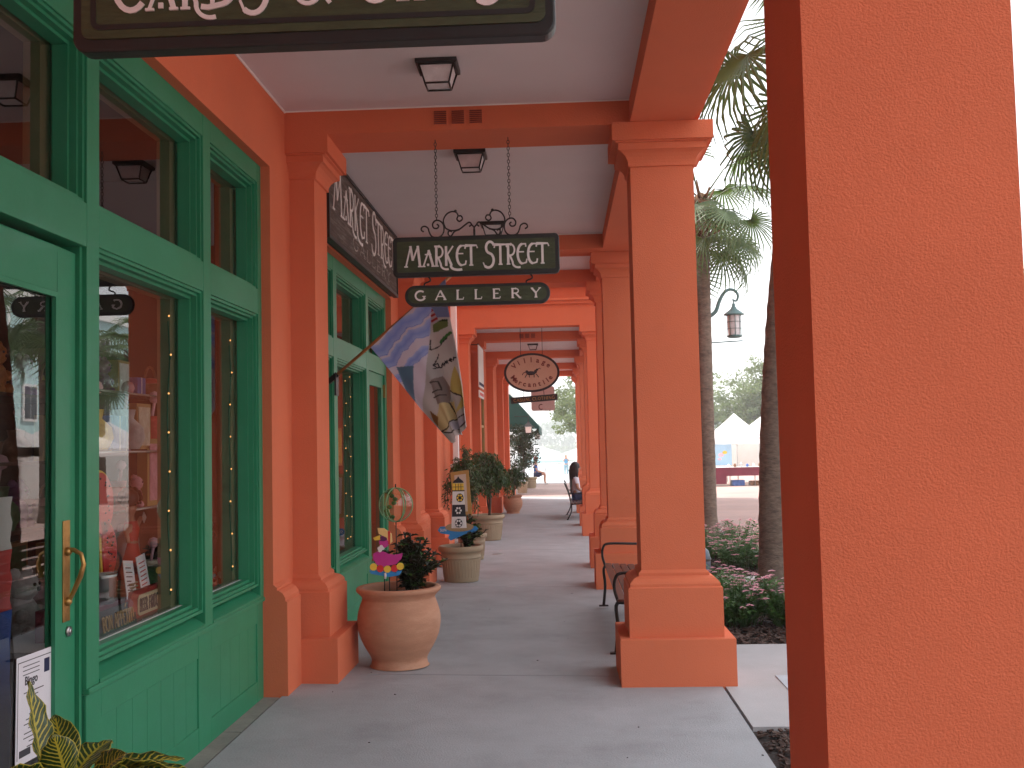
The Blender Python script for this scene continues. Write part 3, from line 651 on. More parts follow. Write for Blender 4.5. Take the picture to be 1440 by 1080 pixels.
# -- sign 1, cut by the top of the picture
s1y = 2.46
s1 = empty('hanging_sign', (-.57, s1y, 3.7), label='big dark green sign reading CARDS & GIFTS, overhead at the top of the picture', cat='sign', group='signs hanging from the arcade beams')
MB().prism(rrect(-1.152, .012, 2.560, 2.90, .035), s1y-.024, s1y+.03).build('board', 'signedge', s1, bevel=.006)
MB().prism(rrect(-1.128, -.012, 2.590, 2.876, .022), s1y-.029, s1y-.018).build('board_face', 'signgreen', s1)
rr = rrect(-1.098, -.042, 2.617, 2.849, .016, 5); q = MB()
ribbon(q, rr+[rr[0]], .013, PX(s1y-.029), 0, .002); q.build('painted_border', 'signedge', s1)
write('CARDS & GIFTS', PX(s1y-.029), -1.052, 2.655, .14, .09, 'cream', s1, total=.94, table=NOUV, gap=.12, d=.004, hs=[1.12, .8, 1, 1, 1, 1, .85, 1, 1, .9, .9, .9, .9])
for x in (-.83, -.30): chain((x, s1y, 3.735), (x, s1y, 2.905), s1)
reparent_fix(s1)
# -- wall sign over shopfront 2 (faces the walkway, +X)
ws = empty('wall_sign', (-1.76, 9.7, 3.24), label='weathered wooden wall sign over the second shopfront, MARKET STREET in worn letters', cat='sign')
PW = lambda x, z, d: (-1.752+d, x, z)
MB().box(-1.838, -1.76, 8.02, 11.44, 3.235, 3.885).build('board', 'wood_old', ws, bevel=.004)
rr = [(8.03, 3.245), (11.43, 3.245), (11.43, 3.875), (8.03, 3.875), (8.03, 3.245)]
q = MB()
for a, b, c, d in ((8.0, 8.03, 3.22, 3.9), (11.43, 11.46, 3.22, 3.9), (8.03, 11.43, 3.22, 3.25), (8.03, 11.43, 3.872, 3.898)): q.box(-1.80, -1.748, a, b, c, d)
q.build('sign_moulding', 'signedge', ws)
write('MARKET STREET', PW, 8.18, 3.485, .335, .085, 'cream', ws, total=3.1, table=NOUV, gap=.06, hs=hsw, base=-.006)
write('GALLERY', PW, 8.95, 3.31, .105, .12, mat('worn_lettering', (.33, .30, .27), .8, .4, 20), ws, total=2.0, gap=.4, base=-.006)
reparent_fix(ws)
# -- oval sign
vy = 20.6
vs_ = empty('hanging_sign', (-.535, vy, 3.7), label='oval cream sign with dark rim reading Village Mercantile', cat='sign', group='signs hanging from the arcade beams')
def ell(rx, rz, n=48): return [(-.535+rx*cos(2*pi*k/n), 2.965+rz*sin(2*pi*k/n)) for k in range(n)]
MB().prism(ell(.545, .385), vy-.02, vy+.02).build('rim', 'blackpaint', vs_)
MB().prism(ell(.500, .342), vy-.026, vy-.01).build('oval_face', mat('cream_board', (.56, .40, .29), .6, .06), vs_)
wl = mat('dark_red_lettering', (.16, .03, .025), .6, 0); M['wl'] = wl
for txt, a0, a1, rad in (('Village', 148, 34, .72), ('Mercantile', 206, 334, .70)):
    for i, c in enumerate(txt):
        a = R(a0+(a1-a0)*i/(len(txt)-1)); px_, pz_ = -.535+.500*.80*cos(a), 2.965+.342*rad*sin(a)
        if a1 < a0: rot = atan2(.342*.72*cos(a), -.5*.8*sin(a))+pi
        else: rot = atan2(.342*.72*cos(a), -.5*.8*sin(a))
        mw = Matrix.Translation((px_, vy-.028, pz_)) @ Matrix.Rotation(-rot, 4, 'Y') @ Matrix.Translation((0, 0, -.04)) @ Matrix.Rotation(pi/2, 4, 'X')
        font_obj('letter', c, .135, .002, 'wl', vs_, mw, off=.004)
q = MB()                                           # the small dark animal emblem in the middle
for c, r_, sc in (((-.55, 2.955), .05, (1.9, .3, .8)), ((-.46, 2.985), .03, (1, .3, 1.2)), ((-.43, 3.02), .022, (1.2, .3, 1)), ((-.63, 2.985), .03, (1, .3, 1))): q.sphere((c[0], vy-.026, c[1]), r_, 10, sc)
for x, dx_ in ((-.62, -.05), (-.59, .01), (-.49, .0), (-.45, .05)): q.tube([(x, vy-.028, 2.94), (x+dx_*.6, vy-.028, 2.90), (x+dx_, vy-.028, 2.87)], .009, 6)
q.tube([(-.64, vy-.028, 2.98), (-.70, vy-.028, 2.96), (-.72, vy-.028, 2.92)], .008, 6); q.tube([(-.42, vy-.028, 3.03), (-.38, vy-.028, 3.05), (-.36, vy-.028, 3.03)], .008, 6)
q.build('emblem', 'blackpaint', vs_)
for x in (-.745, -.32): MB().tube([(x, vy, 3.9), (x, vy, 3.30)], .006, 6).build('hanging_rod', 'black', vs_)
reparent_fix(vs_)
v2 = empty('hanging_sign', (-.5, vy, 2.45), label='narrow dark plank sign lettered CASUAL CLOTHING, below the oval sign', cat='sign', group='signs hanging from the arcade beams')
MB().box(-.46, .46, -.015, .015, -.062, .062).build('board', 'wood_old' if False else 'signedge', v2, bevel=.004)
write('CASUAL CLOTHING', lambda x, z, d: (x, -.015-d, z), -.40, -.028, .055, .14, 'gold', v2, total=.80, gap=.2, d=.003, joined='lettering')
MB().tube([(-.2, 0, .06), (-.2, 0, .2)], .006, 6).tube([(.2, 0, .06), (.2, 0, .2)], .006, 6).build('hook', 'black', v2)
v2.rotation_euler = (0, R(-3.5), 0)
v3 = empty('hanging_sign', (-.43, 26.9, 2.60), label='pale pink hanging sign, the farthest one, half hidden behind the plank sign', cat='sign', group='signs hanging from the arcade beams')
MB().prism(rrect(-.30, .30, -.2, .42, .05), -.02, .02).build('board', mat('pale_pink_board', (.62, .42, .38), .6, .1), v3)
q = MB(); ribbon(q, arc(-.05, -.10, .055, .065, 50, 310, 12), .025, lambda x, z, d: (x, -.021-d, z), 0, .003); q.build('letter', 'wl', v3)
MB().tube([(-.2, 0, .42), (-.2, 0, 1.3)], .006, 6).tube([(.2, 0, .42), (.2, 0, 1.3)], .006, 6).build('hanging_rod', 'black', v3)
# white banner on the far wall
bn = empty('wall_banner', (-1.56, 20.95, 2.6), label='narrow white banner on the wall just inside the second arcade', cat='banner')
MB().box(-.01, .01, -.62, .62, .1, .92).build('cloth', 'white', bn); MB().box(.0105, .012, -.62, .62, .14, .2).build('navy_band', 'navy', bn)
MB().box(-.01, .01, -.62, .62, -.1, .04).build('lower_cloth', 'white', bn); MB().box(.0105, .012, -.5, .5, -.06, 0).build('red_lettering', 'red', bn); MB().tube([(0, -.66, .93), (0, .66, .93)], .012, 8).build('rod', 'black', bn)
MB().tube([(-.28, -.5, .93), (0, -.5, .93)], .01, 6).build('bracket', 'black', bn)


# ================================================================== FLAG
fg = empty('garden_flag', (-1.84, 8.35, 2.12), label='painted summer flag with blue sky and clouds on a wooden pole', cat='flag')
FP0, FP1 = Vector((-1.556, 8.6, 2.421)), Vector((-.915, 8.62, 2.957))
pd = (FP1-FP0).normalized()
MB().tube([FP0-pd*.40, FP1+pd*.06], .013, 10).build('flag_pole', 'pole', fg); MB().sphere(FP1+pd*.075, .022, 10).build('finial', 'brass', fg)
MB().obox(FP0-pd*.40, pd, (0, 1, 0), pd.cross(Vector((0, 1, 0))), .10, .04, .04).box(-1.845, -1.83, 8.55, 8.65, 2.02, 2.20).build('pole_bracket', 'black', fg)
def seg_d(px, py, a, b):
    ax, ay = a; bx, by = b; t = max(0, min(1, ((px-ax)*(bx-ax)+(py-ay)*(by-ay))/((bx-ax)**2+(by-ay)**2+1e-9)))
    return hypot(px-ax-t*(bx-ax), py-ay-t*(by-ay))
def inpoly(x, y, p):
    r_ = False; j = len(p)-1
    for i in range(len(p)):
        if (p[i][1] > y) != (p[j][1] > y) and x < (p[j][0]-p[i][0])*(y-p[i][1])/(p[j][1]-p[i][1])+p[i][0]: r_ = not r_
        j = i
    return r_
def flagcol(x, y):      # x,y = place on the cloth, in units of a drawing 778 wide; print only
    W_ = (.7, .68, .74); n = .5+.5*sin(x*.021+1.5*sin(y*.017)); c = W_
    sky1 = (.36, .48, .84); sky2 = (.58, .68, .93)
    left = x < 465-(y-230)*.09 if y > 230 else x < 450
    if y > 520: left = x < 440-(y-520)*.12
    if left:
        # diagonal streaks of blue between white clouds
        d = x*.64+y*.77; e = x*.77-y*.64
        w_ = 12*sin(e*.021+d*.004)+6*sin(e*.047+1)+3*sin(e*.11)
        bands = ((330, 55), (455, 40), (545, 34), (660, 26))
        c = (.80, .76, .84)
        for b0, hw in bands:
            q = (d+w_-b0)/hw
            if abs(q) < 1:
                t = 1-abs(q); edge = q > .86
                c = (.32, .43, .82) if edge else tuple(sky2[i]*(1-t)+sky1[i]*t for i in range(3))
        if y > 590 and x > 240+(y-590)*.35 and x < 350: c = (.20, .34, .46)
        return c
    c = (.66-.12*n, .64-.11*n, .62-.10*n)
    if y < 330 and 430 < x < 515 and abs((x-437)-(y-230)*.55) < 26:
        c = (.45, .05, .05) if int((y+x*.4)/16) % 2 else (.55, .50, .55)
    elif y < 300: c = (.26, .33, .52)
    if 470 < x < 565 and 312 < y < 385 and abs((y-350)+(x-515)*.45) < 30: c = (.20, .27, .09) if y > 325 else (.05, .08, .03)
    if seg_d(x, y, (520, 450), (580, 395)) < 9: c = (.06, .22, .06)
    for a, b in (((455, 490), (515, 470)), ((515, 470), (560, 430)), ((450, 490), (452, 430)), ((500, 520), (470, 590)), ((400, 640), (412, 680))):
        if seg_d(x, y, a, b) < 3.5: c = (.05, .045, .05)
    # the word on the cloth: Summer
    px_ = 470
    for gi, g in enumerate('Summer'):
        gx = 470+gi*24; gy = 607-gi*8
        st = {'S': [((14, -22), (2, -14)), ((2, -14), (14, -4)), ((14, -4), (1, 2))], 'u': [((2, -12), (4, 0)), ((4, 0), (14, 0)), ((14, 0), (15, -12))],
              'm': [((1, 0), (3, -12)), ((3, -12), (8, -2)), ((8, -2), (12, -12)), ((12, -12), (16, 0))], 'e': [((3, -6), (14, -7)), ((14, -7), (8, -13)), ((8, -13), (3, -5)), ((3, -5), (13, 0))], 'r': [((3, 0), (4, -12)), ((4, -9), (13, -12))]}[g]
        for a, b in st:
            if seg_d(x, y, (gx+a[0]*1.5, gy+a[1]*1.5), (gx+b[0]*1.5, gy+b[1]*1.5)) < 3.6: c = (.03, .03, .04)
    if inpoly(x, y, [(600, 600), (570, 740), (640, 790), (610, 880), (668, 840), (640, 700)]): c = (.60, .52, .20)
    if inpoly(x, y, [(500, 830), (600, 800), (610, 900), (530, 1000), (480, 930)]): c = (.68, .58, .32)
    if inpoly(x, y, [(450, 860), (495, 900), (500, 960), (470, 930)]): c = (.34, .18, .05)
    if inpoly(x, y, [(450, 690), (520, 650), (570, 720), (560, 820), (490, 830)]): c = (.32, .26, .24)
    for a, b in (((450, 700), (500, 690)), ((500, 690), (520, 740)), ((520, 740), (460, 760)), ((470, 790), (540, 770)), ((570, 740), (650, 800)), ((650, 800), (660, 850)), ((520, 990), (600, 920)), ((600, 920), (650, 900)), ((650, 900), (668, 940)), ((668, 940), (590, 1000)), ((590, 1000), (520, 990)), ((560, 820), (600, 900))):
        if seg_d(x, y, a, b) < 4: c = (.09, .07, .06)
    if inpoly(x, y, [(570, 950), (650, 905), (665, 935), (600, 995)]): c = (.52, .50, .56)
    return c
nu, nv = 110, 170
Ls = [(-1.556, 2.421), (-1.36, 2.17), (-1.151, 1.894), (-1.01, 1.745), (-.885, 1.612)]; Rs = [(-.915, 2.957), (-.90, 2.72), (-.84, 2.40), (-.785, 2.08), (-.755, 1.742)]
def pl_at(P__, t):
    t *= len(P__)-1; i = min(int(t), len(P__)-2); f_ = t-i; return (P__[i][0]*(1-f_)+P__[i+1][0]*f_, P__[i][1]*(1-f_)+P__[i+1][1]*f_)
vs, fs, cs = [], [], []
for j in range(nv+1):
    v = j/nv; a, b = pl_at(Ls, v), pl_at(Rs, v)
    for i in range(nu+1):
        u = i/nu; x = a[0]*(1-u)+b[0]*u; z = a[1]*(1-u)+b[1]*u
        # bellied lower hem with a swallow notch
        fold = sin(u*pi*3.2+v*2.0+.6)*.055*v**.7+sin(u*pi*7+v*3)*.018*v
        vs.append((x+.012*sin(u*19+v*5)*v, 8.6+fold-.02*u, z-.012*sin(u*13)*v))
        qx = (720+F_PX*0)*0
        # drawing coordinate from place on the undistorted cloth
        dxp = ((x+1.556)/.00573*.001+.0)*1000/1.0
        cs.append(flagcol(80+(x+1.556)*172*4.32, 462-(z-2.421)*172*4.32))
fs = [(j*(nu+1)+i, j*(nu+1)+i+1, (j+1)*(nu+1)+i+1, (j+1)*(nu+1)+i) for j in range(nv) for i in range(nu)]
me = bpy.data.meshes.new('cloth'); me.from_pydata(vs, [], fs)
ca = me.color_attributes.new('Col', 'FLOAT_COLOR', 'POINT'); ca.data.foreach_set('color', [c for k in cs for c in (*k, 1)])
me.materials.append(vmat('flag_print', .8, .1, 200, trans=.5)); me.polygons.foreach_set('use_smooth', [True]*len(fs))
o = bpy.data.objects.new('cloth', me); COL.objects.link(o); o.parent = fg
sol = o.modifiers.new('thickness', 'SOLIDIFY'); sol.thickness = .002
reparent_fix(fg)

# ================================================================== FOLIAGE HELPERS
def leaf_cloud(mb, centre, rad, n, size, droop=0, shell=.35, elong=1.0):
    cx_, cy_, cz_ = centre; rx, ry, rz = rad
    for _ in range(n):
        while True:
            a = random.uniform(-1, 1), random.uniform(-1, 1), random.uniform(-1, 1); l = sqrt(a[0]**2+a[1]**2+a[2]**2)
            if shell < l < 1: break
        p = Vector((cx_+a[0]*rx, cy_+a[1]*ry, cz_+a[2]*rz)); s = size*random.uniform(.6, 1.3)
        d = Vector((random.uniform(-1, 1), random.uniform(-1, 1), random.uniform(-1, 1)-droop)).normalized()
        n_ = d.cross(Vector((random.uniform(-1, 1), random.uniform(-1, 1), random.uniform(-.2, 1)))).normalized()
        e = d*s*elong
        mb.add([p-e*.5, p+n_*s*.28, p+e*.5, p-n_*s*.28], [(0, 1, 2, 3)])
def oak(loc, blobs, n, size, label, mtl='oak', trunk_r=.3, group='shade trees beyond the street', name='oak_tree'):
    t = empty(name, loc, label=label, cat='tree', group=group)
    mb = MB()
    for (c, r_) in blobs:
        k = int(n*r_[0]*r_[1]*r_[2]/sum(b[1][0]*b[1][1]*b[1][2] for b in blobs))
        # clumps within each limb's mass
        for _ in range(max(3, k//60)):
            a = [random.gauss(0, .45) for _ in range(3)]
            cc = (c[0]+a[0]*r_[0], c[1]+a[1]*r_[1], c[2]+a[2]*r_[2]); q = random.uniform(.16, .34)
            leaf_cloud(mb, cc, (r_[0]*q, r_[1]*q, r_[2]*q*.8), 60, size, shell=.1)
    mb.build('crown', mtl, t, recalc=False)
    tb = MB(); top = blobs[0][0]
    tb.tube([(0, 0, -.3), (.05, 0, top[2]*.35), (top[0]*.3, top[1]*.3, top[2]*.6), (top[0]*.6, top[1]*.6, top[2])], [trunk_r*1.25, trunk_r, trunk_r*.8, trunk_r*.3], 10)
    for c, r_ in blobs: tb.tube([(0, 0, top[2]*.35), (c[0]*.5, c[1]*.5, c[2]*.65), c], [trunk_r*.55, trunk_r*.35, trunk_r*.08], 7)
    tb.build('trunk', 'bark', t); return t

# ================================================================== PALMS
def fan_leaf_mesh(seed):
    rnd = random.Random(seed); mb = MB(); n = 26; rad = .66
    for k in range(n):
        a = R(-118+236*k/(n-1)); L_ = rad*(.72+.28*cos(a*.6))*rnd.uniform(.9, 1.08)
        d = Vector((cos(a), sin(a), 0)); s = Vector((-sin(a), cos(a), 0)); bend = rnd.uniform(.18, .42)
        p = [Vector((0, 0, 0)), d*L_*.45+Vector((0, 0, -.02)), d*L_*.78+Vector((0, 0, -.06-bend*.12)), d*L_*.98+Vector((0, 0, -.12-bend*.5))]
        w_ = [.006, .017, .012, .002]; fold = Vector((0, 0, .010))
        vs = []
        for q, ww in zip(p, w_): vs += [q+s*ww, q+fold*(ww/.017), q-s*ww]
        mb.add(vs, [(3*i+j, 3*i+j+1, 3*i+3+j+1, 3*i+3+j) for i in range(3) for j in (0, 1)])
    me_ = mb.build('frond', 'palm', recalc=False); return me_
FANS = [fan_leaf_mesh(s) for s in (3, 8, 21)]
fan_data = [o.data for o in FANS]
for o in FANS: bpy.data.objects.remove(o)
def palm(loc, height, r0, r1, lean, nfr, label, scale=1.0, seed=1, size_boots=True, group='cabbage palms along the street'):
    rnd = random.Random(seed)
    t = empty('cabbage_palm', loc, label=label, cat='palm tree', group=group)
    mb = MB(); n = 26; pts = []; rs = []
    for i in range(n*3+1):
        u = i/(n*3); z = u*height; pts.append((lean[0]*u*u, lean[1]*u*u, z-.1 if i == 0 else z))
        flare = .35*max(0, 1-z/.5)**2
        rs.append((r0*(1-u)+r1*u)*(1+flare)*(1+.025*(1 if i % 3 == 1 else -.6)*rnd.uniform(.5, 1.5)))
    mb.tube(pts, rs, 18); mb.build('trunk', 'trunk', t)
    top = Vector((lean[0], lean[1], height))
    bb = MB()
    for k in range(34):
        a = k*2.4; z = rnd.uniform(-.55, .15); d = Vector((cos(a), sin(a), 0))
        b0 = top+d*r1*.8+Vector((0, 0, z)); b1 = b0+d*rnd.uniform(.12, .28)+Vector((0, 0, rnd.uniform(.05, .3)))
        bb.tube([b0, b0.lerp(b1, .5)+Vector((0, 0, -.02)), b1], [.035, .024, .012], 5)
    bb.sphere(top, r1*1.3, 10, (1, 1, 1.6)); bb.build('leaf_boots', 'palm_dry', t)
    for k in range(nfr):
        a = k*2.39996+rnd.uniform(-.2, .2); el = rnd.uniform(-.75, 1.25) if k > nfr*.25 else rnd.uniform(-1.2, -.5)
        d = Vector((cos(a)*cos(el), sin(a)*cos(el), sin(el))); L_ = rnd.uniform(.65, 1.05)*scale
        p0 = top+Vector((0, 0, rnd.uniform(-.15, .2))); p1 = p0+d*L_*.6+Vector((0, 0, .05)); p2 = p0+d*L_+Vector((0, 0, -.12*L_))
        st = MB().tube([p0, p1, p2], [.016, .011, .008], 5).build('leaf_stalk', 'palm', t)
        fr = bpy.data.objects.new('frond', fan_data[k % 3]); COL.objects.link(fr); fr.parent = st
        dd = (p2-p1).normalized(); dd = (dd+Vector((0, 0, -.35))).normalized()
        sd_ = dd.cross(Vector((0, 0, 1))).normalized(); up_ = sd_.cross(dd)
        mm = Matrix((dd, -sd_, up_)).transposed().to_4x4(); mm = mm @ Matrix.Rotation(rnd.uniform(-.5, .5), 4, 'X')
        mm.translation = p2; fr.matrix_local = mm @ Matrix.Scale(scale*rnd.uniform(.85, 1.15), 4)
    return t
palm((2.26, 11.45, gz(11.4)), 5.9, .175, .135, (.62, .05), 22, 'palm with thick dark trunk rising from the near flower bed, its crown cropped', 1.25, 5)
palm((2.525, 18.3, gz(18.3)), 5.75, .125, .12, (.02, 0), 24, 'palm with slim pale trunk just right of the first full column', 1.08, 9)
for x, y, h_, s, l in ((9.3, 26.5, 5.6, 31, 'palm across the street, mirrored in the shop door glass'), (8.6, 31, 4.9, 32, 'shorter palm across the street, mirrored in the first shop window'), (12.5, 30, 5.8, 33, 'tall palm in front of the teal building, mirrored in the door glass'), (12.8, 38, 5.5, 34, 'palm by the teal building, seen only as a reflection')):
    palm((x, y, gz(y)), h_, .16, .13, (.1, 0), 18, l, 1.25, s)

# ================================================================== FLOWER BEDS
def flower_bush(loc, r_, h_, nl, nf, label, seed):
    random.seed(seed)
    t = empty('flowering_shrub', loc, label=label, cat='shrub', group='pink flowering shrubs in the planting beds')
    st = MB(); lf = MB(); fl = MB()
    for k in range(int(nl/14)):
        a = random.uniform(0, 2*pi); q = sqrt(random.random()); b = Vector((cos(a)*q*r_*.5, sin(a)*q*r_*.5, 0)); tip = Vector((cos(a)*q*r_, sin(a)*q*r_, h_*random.uniform(.55, 1)*(1-.35*q*q)))
        st.tube([b, b.lerp(tip, .5)+Vector((0, 0, .04)), tip], [.004, .003, .002], 4)
        for j in range(14):
            u = random.uniform(.25, 1); p = b.lerp(tip, u); g = random.uniform(0, 2*pi); L_ = random.uniform(.05, .085)
            d = Vector((cos(g), sin(g), random.uniform(-.3, .7))).normalized(); s = d.cross(Vector((0, 0, 1))).normalized()*L_*.22
            m_ = p+d*L_*.5+Vector((0, 0, .006)); lf.add([p, m_+s, p+d*L_, m_-s], [(0, 1, 2, 3)])
        if random.random() < nf*1.7:
            for j in range(16):
                g = random.uniform(0, 2*pi); q2 = random.uniform(0, .03); c = tip+Vector((cos(g)*q2, sin(g)*q2, .015-q2*q2*10)); s = .014
                fl.add([c+Vector((-s, 0, 0)), c+Vector((0, -s, .004)), c+Vector((s, 0, 0)), c+Vector((0, s, .004))], [(0, 1, 2, 3)])
    st.build('stems', 'bushleaf', t, recalc=False); lf.build('leaves', 'bushleaf', t, recalc=False); fl.build('flower_heads', 'pink', t, recalc=False, kind='stuff')
flower_bush((1.50, 9.35, gz(9)), .40, .50, 1500, .35, 'pink-bloomed shrub at the near edge of the bed, by the first column foot', 1)
flower_bush((2.00, 9.25, gz(9)), .42, .50, 1600, .45, 'fullest pink-flowered shrub, in front of the thick palm trunk', 2)
flower_bush((1.55, 10.5, gz(10)), .36, .42, 1100, .3, 'small shrub behind the near shrub, close to the walkway edge', 3)
flower_bush((2.35, 13.7, gz(14)), .50, .48, 1700, .5, 'pink shrub beyond the short cross path, left of the thick palm', 4)
flower_bush((2.0, 14.9, gz(15)), .45, .50, 1200, .5, 'shrub behind the far pink shrub, by the slim palm', 6)
flower_bush((2.6, 15.9, gz(15)), .42, .50, 1200, .6, 'shrub nearest the kerb in the far bed', 7)
flower_bush((2.45, 8.9, gz(9)), .35, .40, 800, .4, 'shrub partly behind the big near column, at the kerb side', 8)
# grey blue dome bin right of the column
bn_ = empty('litter_bin', (1.62, 12.3, gz(12)), label='grey blue round litter bin just peeping out right of the first column shaft', cat='bin')
MB().lathe([(0, 0), (.16, 0), (.18, .03), (.19, .25), (.19, .28), (.17, .36), (.10, .42), (0, .44)], n=28).build('bin_body', mat('grey_blue_enamel', (.07, .10, .14), .4, .05), bn_)
MB().lathe([(.192, .25), (.197, .255), (.197, .275), (.192, .28)], n=28).build('rim_band', 'black', bn_)
bn_.location.x = 1.50

# ================================================================== STREET LAMPS
def street_lamp(loc, rz, label, both=False):
    t = empty('street_lamp', loc, rz, label, 'street lamp', 'teal street lamps with scrolled arms')
    MB().lathe([(.16, 0), (.16, .12), (.12, .18), (.10, .45), (.075, .55), (.06, .7), (.05, 4.3), (.07, 4.32), (.07, 4.38), (.04, 4.42), (.03, 4.6), (0, 4.66)], n=20).build('pole', 'teal', t)
    a = smooth_path([(.04, 0, 4.03), (.16, 0, 4.03), (.29, 0, 4.12), (.36, 0, 4.30), (.45, 0, 4.46), (.56, 0, 4.53), (.67, 0, 4.50), (.72, 0, 4.40), (.68, 0, 4.31), (.61, 0, 4.34)])
    MB().tube(a, [.045-.028*i/(len(a)-1) for i in range(len(a))], 10).tube([(.04, 0, 3.52), (.78, 0, 3.55)], .012, 8).tube([(.63, 0, 4.34), (.63, 0, 4.25)], .012, 8).build('scroll_arm', 'teal', t)
    L_ = empty('lantern'); bpy.data.objects.remove(L_)
    l = MB().lathe([(0, 4.27), (.03, 4.26), (.035, 4.20), (.05, 4.19), (.06, 4.16), (.19, 4.06), (.20, 4.045), (.145, 4.04), (.14, 4.03)], (.63, 0, 0), 20).build('lantern', 'teal', t)
    MB().lathe([(.12, 3.66), (.145, 3.655), (.145, 3.63), (.10, 3.61), (0, 3.60)], (.63, 0, 0), 20).build('lantern_base', 'teal', l)
    MB().lathe([(.115, 3.655), (.125, 3.85), (.125, 4.04)], (.63, 0, 0), 16).build('lantern_glass', 'frost', l)
    q = MB()
    for k in range(8): c_, s_ = cos(k*pi/4), sin(k*pi/4); q.tube([(.63+c_*.13, s_*.13, 3.65), (.63+c_*.135, s_*.135, 4.04)], .006, 5)
    for z in (3.78, 3.91): q.tube([(.63+.133*cos(k*pi/8), .133*sin(k*pi/8), z) for k in range(17)], .005, 5, caps=False)
    q.build('lantern_cage', 'teal', l); return t
street_lamp((2.70, 20, gz(20)), 0, 'teal street lamp whose lantern hangs between the column and the palm trunk')
sl2 = street_lamp((2.75, 9.2, .75), pi, 'near teal street lamp, mostly behind the big right-hand column')
sl2.scale = (1, 1, 1.0)
sl2.location.z = gz(9); sl2.scale = (1.0, 1.0, 1.14)
street_lamp((11, 24, gz(24)), pi, 'teal street lamp across the street, seen mirrored in the door')

# ================================================================== BENCHES
def bench(loc, rz, L_, label):
    """local: sitter faces -X, bench runs along +Y from 0 to L_"""
    t = empty('bench', loc, rz, label, 'bench', 'black iron and slat benches under the arcade')
    for y in (0.04, L_-.04):
        f = MB()
        f.tube(smooth_path([(-.02, y, 0), (.0, y, .2), (-.01, y, .36), (.04, y, .40)]), .014, 8)
        f.tube(smooth_path([(.52, y, 0), (.42, y, .2), (.42, y, .38), (.47, y, .6), (.56, y, .84)]), .015, 8)
        f.tube([(.0, y, .385), (.44, y, .36)], .014, 8)
        f.tube(smooth_path([(.01, y, .38), (-.02, y, .48), (-.01, y, .57), (.05, y, .605), (.30, y, .60), (.49, y, .60)]), .012, 8)
        f.obox((-.02, y, .006), (1, 0, 0), (0, 1, 0), (0, 0, 1), .09, .05, .012).obox((.52, y, .006), (1, 0, 0), (0, 1, 0), (0, 0, 1), .09, .05, .012)
        f.build('end_frame', 'black', t)
    mtl = mat('bench_slat', (.07, .022, .015), .45, .2, 8, coat=.2) if 'bench_slat' not in bpy.data.materials else bpy.data.materials['bench_slat']
    for k in range(6): MB().box(.0+k*.074, .064+k*.074, .0, L_, .392-k*.004, .412-k*.004).build('seat_slat', mtl, t, bevel=.004)
    for k in range(5):
        z = .47+k*.078; x = .445+.09*((z-.47)/.37)
        MB().obox((x, L_/2, z), (1, 0, -.28), (0, 1, 0), (.28, 0, 1), .018, L_, .062).build('back_slat', mtl, t, bevel=.003)
    MB().box(.02, .05, .05, L_-.05, .372, .39).box(.40, .43, .05, L_-.05, .355, .368).build('under_rail', 'black', t)
    return t
bench((.40, 8.05, gz(8)), 0, 2.4, 'black armed bench right behind the first full column, facing the shops')
bench((.62, 25.5, gz(25)), pi, 1.9, 'bench with a woman on it, its back towards the walkway')
bench((-1.55, 49, gz(49)), pi, 1.8, 'far bench on the left where the man in blue sits')

